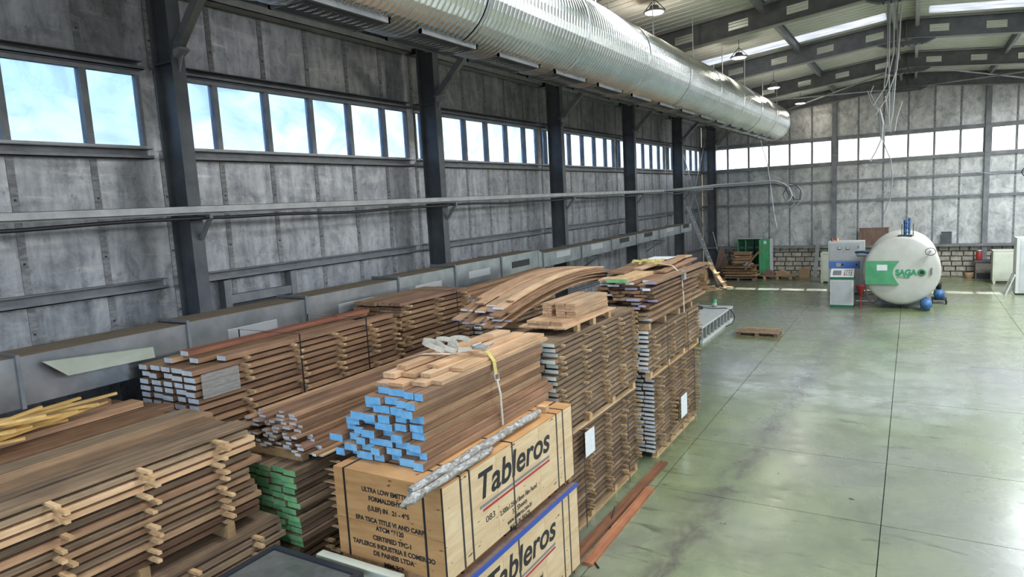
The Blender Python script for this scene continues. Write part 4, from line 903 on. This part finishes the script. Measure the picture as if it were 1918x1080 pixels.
# motors beside the tank
t = thing('blue_vessel', (.44, 26.5, 0), 'small blue pressure vessel lying under the tank door', 'vessel')
MB().lathe([(.001, 26.2), (.12, 26.22), (.17, 26.3), (.18, 26.45), (.18, 26.85), (.12, 26.98), (.001, 27.0)], (.46, 0, .22), 'Y', 20).build('vessel', 'motor_blue', t)
for y in (26.4, 26.75): cut('foot', (.3, y - .03, 0), (.58, y + .03, .09), 'steel_dark', t)
t = thing('wheeled_pump', (.92, 28.3, 0), 'dark blue motor pump on wheels beside the tank', 'pump')
MB().lathe([(.001, 27.95), (.15, 27.97), (.17, 28.05), (.17, 28.45), (.1, 28.52), (.001, 28.53)], (.88, 0, .32), 'Y', 20).build('motor', 'motor_blue', t)
MB().lathe([(.001, .5), (.09, .5), (.09, .78), (.001, .8)], (.86, 28.3, 0), 'Z', 12).build('filter', 'black', t)
cut('frame', (.65, 27.95, .13), (1.1, 28.6, .17), 'black', t)
for x, y in ((.68, 28.0), (1.1, 28.0), (.68, 28.5), (1.1, 28.5)): MB().lathe([(.001, x - .02), (.09, x - .02), (.09, x + .02), (.001, x + .02)], (0, y, .09), 'X', 14).build('wheel', 'black', t)
t = MB().lathe([(.02, 0), (.03, .02), (.17, .40), (.18, .42), (.001, .42)], (-1.52, 26.45, .42), 'Z', 4).tube([(-1.52, 26.45, 0), (-1.52, 26.45, .44)], .02, 6)
tag(t.build('funnel', 'red'), 'red square funnel on a stem between console and tank', 'funnel')
# electrical cabinet
cb_ = thing('electrical_cabinet', (-2.3, 30.4, 0), 'tall white electrical cabinet with a blue band behind the console', 'cabinet')
cut('body', (-2.92, 30.03, .06), (-1.62, 30.75, 2.12), 'machine_white', cb_); cut('plinth', (-2.88, 30.06, 0), (-1.66, 30.72, .06), 'steel_dark', cb_)
d1 = cut('door', (-2.86, 30.01, 1.36), (-1.78, 30.03, 2.06), 'machine_grey', cb_); d2 = cut('door', (-2.86, 30.01, .10), (-1.78, 30.03, 1.0), 'machine_grey', cb_)
bnd = cut('band', (-2.88, 30.005, 1.03), (-1.76, 30.03, 1.32), 'machine_blue', cb_)
for x in (-2.5, -2.2): 
    f_ = cut('meter', (x - .06, 29.99, 1.80), (x + .06, 30.01, 1.90), 'steel_dark', cb_); cut('meter_face', (x - .045, 29.985, 1.83), (x + .045, 29.99, 1.89), 'paper', f_)
cut('keypad', (-2.62, 29.995, 1.10), (-2.45, 30.005, 1.25), 'machine_grey', bnd)
for x in (-2.38, -1.88): MB().lathe([(.001, 29.985), (.035, 29.99), (.035, 30.005)], (x, 0, 1.19), 'Y', 12).build('switch', 'black', cb_)
for z in (1.50, 1.85): cut('hinge', (-1.83, 29.995, z), (-1.80, 30.01, z + .1), 'steel_mid', d1)
for x, mt in ((-2.8, 'red'), (-2.6, 'led_orange')): MB().lathe([(.045, 2.12), (.045, 2.14), (.038, 2.15), (.038, 2.24), (.001, 2.26)], (x, 30.25, 0), 'Z', 14).build('beacon', mt, cb_)
cs = thing('control_console', (-2.13, 26.8, 0), 'white control console with green trim and a sloped button panel', 'console')
MB().box((-2.51, 26.53, .10), (-1.75, 27.05, 1.02)).build('body', 'machine_white', cs); cut('base', (-2.51, 26.53, 0), (-1.75, 27.05, .10), 'green_dark', cs)
cut('front_panel', (-2.45, 26.52, .16), (-1.81, 26.53, .96), 'machine_grey', cs)
cut('trim', (-2.52, 26.515, 1.02), (-1.74, 27.05, 1.11), 'green_dark', cs)
MB().prism([(-2.51, 26.53, 1.11), (-2.51, 27.05, 1.11), (-2.51, 27.05, 1.36), (-2.51, 26.95, 1.36)], (.76, 0, 0)).build('sloped_panel', 'machine_white', cs)
def slope(u, v): return (-2.51 + u, 26.53 + .42 * v - .008, 1.11 + .25 * v + .006)
Rs = Matrix.Rotation(math.atan2(.25, .42), 3, 'X')
MB().obox(slope(.22, .5), (.26, .26, .012), Rs).build('display', 'steel_mid', cs)
for i in range(4):
    for j in range(3): MB().obox(slope(.46 + .07 * i, .25 + .25 * j), (.035, .035, .03), Rs).build('button', ('black', 'red', 'machine_green', 'black')[(i + j) % 4], cs)
def cabinet(nm, lab, x0, x1, y0, y1, h, mt, feet):
    t = thing(nm, ((x0 + x1) / 2, (y0 + y1) / 2, 0), lab, 'cabinet')
    cut('body', (x0, y0, feet), (x1, y1, h - .03), mt, t); cut('top', (x0 - .015, y0 - .015, h - .03), (x1 + .015, y1 + .015, h), mt, t)
    cut('door', (x0 + .06, y0 - .012, feet + .06), (x1 - .06, y0, h - .10), mt, t)
    for x in (x0 + .06, x1 - .06):
        for y in (y0 + .06, y1 - .06): MB().prism([(x - .06, y - .05, feet), (x + .06, y - .05, feet), (x + .03, y - .05, 0), (x - .03, y - .05, 0)], (0, .1, 0)).build('foot', mt, t)
    return t
cabinet('steel_cabinet', 'narrow cream steel cabinet behind the electrical cabinet', -3.53, -3.0, 33.2, 33.9, 1.37, 'machine_cream', .08)
cabinet('steel_cabinet', 'wide cream steel cabinet on feet near the rubble plinth', 2.90, 4.15, 33.75, 34.55, 1.36, 'machine_cream', .12)
t = thing('tall_cabinet', (3.8, 31, 0), 'tall white and grey machine cabinet with a red beacon', 'cabinet')
cut('body', (3.33, 30.6, .06), (4.3, 31.5, 2.1), 'machine_white', t); cut('door', (3.45, 30.585, .1), (4.25, 30.6, 1.02), 'machine_grey', t); cut('door', (3.45, 30.585, 1.04), (4.25, 30.6, 2.0), 'machine_grey', t); cut('plinth', (3.4, 30.65, 0), (4.25, 31.45, .06), 'black', t)
MB().lathe([(.06, 2.1), (.06, 2.12), (.05, 2.14), (.05, 2.36), (.001, 2.4)], (3.62, 30.9, 0), 'Z', 14).build('beacon', 'red', t)
t = thing('vent_panel', (3.2, 30.8, 0), 'white slatted vent panel leaning on the tall cabinet', 'panel')
for k in range(9):
    u = .06 + .07 * k; MB().bar((3.04 + .24 * u / .72, 30.42, u), (3.04 + .24 * u / .72, 31.1, u), .03, .03).build('slat', 'machine_white', t)
for y in (30.4, 31.12): MB().bar((3.02, y, 0), (3.28, y, .74), .04, .04).build('side_rail', 'machine_white', t)
MB().bar((3.29, 30.4, .74), (3.29, 31.12, .74), .04, .04).build('top_rail', 'machine_white', t)
# green locker in the corner
gl_ = thing('green_locker', (-7.1, 35.4, 0), 'open green steel locker standing by the far corner', 'locker')
cut('back', (-7.66, 35.78, .05), (-6.5, 35.8, 1.92), 'green_dark', gl_); cut('side', (-7.66, 35.3, .05), (-7.63, 35.78, 1.92), 'machine_green', gl_); cut('side', (-6.53, 35.3, .05), (-6.5, 35.78, 1.92), 'machine_green', gl_)
cut('top', (-7.68, 35.28, 1.92), (-6.48, 35.8, 1.95), 'machine_white', gl_); cut('divider', (-7.28, 35.35, .05), (-7.25, 35.78, 1.92), 'machine_green', gl_); cut('divider', (-6.9, 35.35, .05), (-6.87, 35.78, 1.92), 'green_dark', gl_)
for z in (.08, 1.0): cut('shelf', (-7.63, 35.35, z), (-6.53, 35.78, z + .02), 'green_dark', gl_)
dr = cut('door', (-6.50, 34.75, .06), (-6.47, 35.3, 1.9), 'machine_green', gl_); cut('door', (-6.46, 35.3, .06), (-6.08, 35.33, 1.9), 'machine_green', gl_); cut('edge', (-6.08, 35.29, .06), (-5.98, 35.6, 1.92), 'machine_white', gl_)
cut('sticker_label', (-6.38, 35.29, 1.66), (-6.24, 35.3, 1.82), 'paper', gl_)
# timber pile on pallets before the locker
GQ = 'offcut boards piled before the green locker'
pl_ = thing('pallet', (-7.3, 34.3, 0), 'dark flat pallet under the offcut pile before the green locker', 'pallet')
for x in (-8.0, -7.3, -6.6): cut('runner', (x - .05, 33.75, 0), (x + .05, 34.85, .10), 'ply_dark', pl_)
for y in (33.8, 34.05, 34.3, 34.55, 34.8): cut('deck_board', (-8.1, y - .05, .10), (-6.56, y + .05, .125), 'ply_dark', pl_)
z = .13
for k in range(13):
    th = rnd(.025, .04); wd = rnd(.5, 1.1)
    tag(piece('panel_offcut', random.choice((P_RAW, PINE, B_RAW, W_RAW)), (-7.27 + rnd(-.12, .12), 34.28 + rnd(-.05, .05), z + th / 2), (1.5 + rnd(-.15, .15), wd, th), None, (0, 0, rnd(-.12, .12)), rnd(.7, 1.1)), 'flat board offcut in the wide lower courses before the green locker', 'offcut', GQ); z += th + .012
for k in range(15):
    th = rnd(.03, .06)
    tag(piece('board_offcut', random.choice((P_RAW, P_RAW, B_RAW)), (-7.2 + rnd(-.08, .08), 34.3 + rnd(-.15, .15), z + th / 2), (rnd(.7, 1.0), rnd(.12, .3), th), None, (0, 0, rnd(-.3, .3)), rnd(.75, 1.15)), 'short reddish offcut heaped high before the green locker', 'offcut', GQ); z += th * .95
o = bowed(0, 0, 1.5, 0, .12, .02, .12, ['wood_brown', 'wood_brown'], 0, 0, 1.5); o.matrix_basis = Matrix.Translation((-6.6, 34.1, .98)) @ Matrix.Rotation(math.radians(-35), 4, 'Z') @ Matrix.Rotation(math.radians(38), 4, 'X'); tag(o, 'bent board leaning up against the green locker', 'board')
rg = MB()
for k in range(7): rg.lathe([(.001, 0), (.09, .02), (.11, .07), (.06, .13), (.001, .14)], (-6.95 + rnd(-.12, .12), 33.9 + rnd(-.06, .06), .62 + rnd(0, .25)), 'Z', 8)
tag(rg.build('rag', 'rag'), 'crumpled patterned rag hanging on the offcut pile', 'rag')
# cardboard on a pallet by the plinth
pl_ = thing('pallet', (-5.6, 34.84, 0), 'pale pallet under cardboard by the rubble plinth', 'pallet')
for x in (-6.2, -5.6, -5.0): cut('block', (x - .06, 34.49, 0), (x + .06, 35.24, .11), 'wood_pine', pl_)
for y in (34.52, 34.74, 34.99, 35.22): cut('deck_board', (-6.3, y - .05, .11), (-4.9, y + .05, .13), 'wood_pine', pl_)
tag(piece('plywood_sheet', unit('cardboard'), (-5.6, 34.84, .145), (1.72, .8, .02), None), 'brown sheet lying on the pallet by the rubble plinth', 'sheet')
for x, rz, s_ in ((-6.05, .2, .62), (-5.42, -.15, .58)):
    tag(MB().prism([(x - s_ / 2, 34.54, .16), (x + s_ / 2, 34.54, .16), (x + s_ / 2, 34.54, .26), (x - .05, 34.54, .46), (x - s_ / 2, 34.54, .2)], (0, .45, 0)).build('carton', 'cardboard' if x > -6 else 'ply_dark'), 'collapsed %s carton on the brown sheet by the plinth' % ('tan' if x > -6 else 'dark'), 'carton')
tag(MB().box((-4.72, 35.2, 0), (-4.28, 35.6, .42)).box((-4.73, 35.19, .40), (-4.27, 35.61, .425)).build('carton', 'cardboard'), 'closed square carton at the foot of the rubble plinth', 'carton')
rub = MB()
for k in range(26): rub.obox((rnd(-3.62, -3.42), rnd(35.0, 35.6), rnd(.04, .25)), (rnd(.08, .25), rnd(.05, .2), rnd(.04, .12)), Euler((rnd(-.4, .4), rnd(-.4, .4), rnd(0, 3))).to_matrix())
tag(rub.build('rubble', 'mortar'), 'heap of grey rubble by the plinth behind the cabinets', 'rubble', kind='stuff')
tag(MB().bar((-4.02, 35.30, 0), (-3.87, 35.98, 2.72), .18, .03).build('steel_plank', 'steel_light'), 'long galvanised plank leaning upright on the gable', 'plank')
t = thing('door_panel', (-1.55, 35.8, 1.5), 'dark brown ribbed panel propped on the plinth ledge behind the tank', 'panel')
cut('sheet', (-2.14, 35.80, 1.5), (-.93, 35.83, 2.28), 'ply_dark', t)
for k in range(9): cut('rib', (-2.10 + .13 * k, 35.79, 1.52), (-2.06 + .13 * k, 35.80, 2.26), 'ply_dark', t)
cut('cap', (-2.16, 35.78, 2.28), (-.91, 35.84, 2.31), 'ply_dark', t)
t = thing('dark_board', (1.34, 35.9, 1.5), 'small dark square board standing on the plinth ledge', 'board')
cut('sheet', (1.14, 35.90, 1.5), (1.54, 35.93, 2.02), 'steel_dark', t); cut('rim', (1.13, 35.89, 2.02), (1.55, 35.94, 2.04), 'black', t)
t = thing('stone_trough', (2.75, 35.6, 0), 'grey concrete block with a dark grimy top by the gable column', 'block')
cut('body', (2.42, 35.35, 0), (3.1, 35.85, .72), 'mortar', t); cut('top_slab', (2.38, 35.31, .72), (3.14, 35.88, .80), 'steel_dark', t); cut('dark_patch', (2.46, 35.345, 0), (3.06, 35.35, .25), 'black', t)  # flat black patch low on the block's front
t = thing('red_canister', (2.55, 35.55, .8), 'red metal canister standing on the concrete block', 'canister')
MB().lathe([(.001, 0), (.11, 0), (.115, .02), (.115, .36), (.10, .39), (.001, .39)], (2.55, 35.55, .80), 'Z', 18).build('can', 'red', t); MB().lathe([(.10, .39), (.12, .40), (.10, .44), (.001, .45)], (2.55, 35.55, .80), 'Z', 18).build('lid', 'aluminium', t)
t = thing('wicker_basket', (2.2, 35.55, 0), 'small woven basket with dark rubbish beside the concrete block', 'basket')
MB().lathe([(.13, 0), (.17, .1), (.185, .26), (.17, .27)], (2.2, 35.55, 0), 'Z', 14).build('weave', 'cardboard', t); MB().lathe([(.001, .32), (.08, .30), (.165, .24)], (2.2, 35.55, 0), 'Z', 9).build('rubbish', 'black', t)
tag(MB().tube([(3.0, 35.6, .80), (3.0, 35.6, 1.02), (2.98, 35.58, 1.10)], [.05, .045, .015], 10).build('bottle', 'black'), 'dark bottle standing on the concrete block', 'bottle')
# lone pallet out on the floor
pl_ = thing('pallet', (-3.95, 21.05, 0), 'single weathered pallet lying alone on the open floor', 'pallet')
for y in (20.72, 21.03, 21.36):
    piece('bottom_board', W_RAW, (-3.95, y, .011), (1.2, .1, .022), pl_)
    for x in (-4.49, -3.95, -3.41): piece('block', W_RAW, (x, y, .061), (.12, .1, .078), pl_)
for k in range(6): piece('deck_board', W_RAW, (-3.95, 20.69 + .137 * k, .134), (1.24, .105, .022), pl_, tint=rnd(1.0, 1.3))
for x in (-4.49, -3.95, -3.41): piece('stringer_board', W_RAW, (x, 21.03, .1115), (.1, .78, .022), pl_)
# white loading deck with cable and can
dk = thing('loading_deck', (-6.1, 21.4, 0), 'low white steel loading deck with dark gaps along its side', 'deck')
cut('top_plate', (-7.0, 19.3, .45), (-5.2, 23.2, .50), 'deck_white', dk); cut('bottom_rail', (-5.28, 19.3, 0), (-5.2, 23.2, .09), 'deck_white', dk); cut('bottom_rail', (-7.0, 19.3, 0), (-6.92, 23.2, .09), 'deck_white', dk)
for k in range(10): cut('post', (-5.27, 19.35 + .42 * k, .09), (-5.21, 19.43 + .42 * k, .45), 'steel_light', dk); cut('post', (-6.98, 19.35 + .42 * k, .09), (-6.92, 19.43 + .42 * k, .45), 'steel_light', dk)
cut('web', (-6.92, 19.3, .10), (-6.90, 23.2, .44), 'steel_dark', dk)
q = [(-6.3 + .28 * math.cos(a) * (1 + .1 * math.sin(3 * a)), 22.3 + .35 * math.sin(a), .515 + .006 * a) for a in [k * .4 for k in range(32)]] + [(-5.8, 22.4, .53), (-5.3, 22.6, .52), (-5.12, 22.6, .45), (-4.98, 22.5, .25), (-5.0, 22.2, .08), (-5.15, 21.9, .03)]
tag(MB().tube(q, .016, 6).build('cable', 'cable_black'), 'black cable coiled on the white deck and drooping off its edge', 'cable')
t = thing('green_can', (-5.75, 22.9, .5), 'small green can standing on the white deck', 'can')
MB().lathe([(.001, 0), (.085, 0), (.085, .26), (.001, .26)], (-5.75, 22.9, .5), 'Z', 14).build('can', 'machine_green', t); MB().lathe([(.086, .02), (.088, .02), (.088, .14), (.086, .14)], (-5.75, 22.9, .5), 'Z', 14).build('label_band', 'machine_grey', t)
# ladder against the wall, ramp of pale planks at its foot
ld = thing('ladder', (-8.1, 32, 0), 'aluminium ladder leaning to the window wall by the corner', 'ladder')
A, B = Vector((-7.75, 31.9, .05)), Vector((-9.25, 32.05, 3.75))
for dy in (-.19, .19): MB().bar(A + Vector((0, dy, 0)), B + Vector((0, dy, 0)), .03, .08).build('rail', 'aluminium', ld)
for k in range(13): P_ = A.lerp(B, (k + .7) / 13.5); MB().tube([P_ + Vector((0, -.19, 0)), P_ + Vector((0, .19, 0))], .016, 6).build('rung', 'aluminium', ld)
rp = thing('plank_ramp', (-7.75, 31.7, 0), 'short pale plank ramp with cross battens at the ladder foot', 'ramp')
A, B = Vector((-7.35, 31.4, .03)), Vector((-8.2, 31.45, 1.15))
MB().bar(A, B, .46, .03).build('plank', 'wood_pine', rp)
for k in range(3): P_ = A.lerp(B, .15 + .35 * k) + Vector((.03, 0, .03)); MB().box((P_.x - .05, P_.y - .36, P_.z - .03), (P_.x + .05, P_.y + .36, P_.z + .03)).build('batten', 'wood_pine', rp)
GW = 'pale timber blocks stacked by the ladder'
for k in range(5): tag(piece('timber_block', random.choice((PINE, P_RAW)), (-8.45 + rnd(-.06, .06), 31.2 + rnd(-.05, .05), .08 + .16 * k), (.62, .5, .15), None, (0, 0, rnd(-.15, .15)), rnd(.8, 1.2)), 'pale squared timber block in the small stack by the ladder foot', 'block', GW)
GX = 'offcuts strewn at the ladder foot'
for k in range(12): tag(piece('offcut', random.choice((PINE, P_RAW, B_RAW)), (rnd(-8.3, -7.2), rnd(30.2, 31.2), .012 + .015 * (k % 4)), (rnd(.1, .2), rnd(.4, .9), .025), None, (0, 0, rnd(-1.2, .4)), rnd(.8, 1.2)), 'thin offcut strewn on the floor at the ladder foot', 'offcut', GX)
tag(MB().prism([(-8.85, 34.9, 0), (-8.0, 34.9, 0), (-8.1, 35.2, .8), (-8.55, 35.5, 1.6)], (0, .03, .01)).build('plywood_scrap', 'ply_dark'), 'jagged dark plywood scrap leaning in the corner', 'sheet')
for a, b in (((-8.3, 35.3, 0), (-9.0, 35.75, 2.3)), ((-7.95, 35.0, 0), (-8.8, 35.6, 1.5))): tag(MB().tube([a, b], .025, 8).build('pipe', 'steel_light'), 'thin pipe leaning in the corner behind the plywood scrap', 'pipe', 'pipes leaning in the corner')
tag(MB().tube([(-3.15, 6.9, .012), (-3.25, 7.0, .012), (-3.38, 7.3, .015), (-3.33, 7.7, .012), (-3.45, 8.0, .012), (-3.5, 8.3, .10)], .012, 6).build('strap_end', 'strap_black'), 'loose black strap end curling on the floor beside the packs', 'strap')
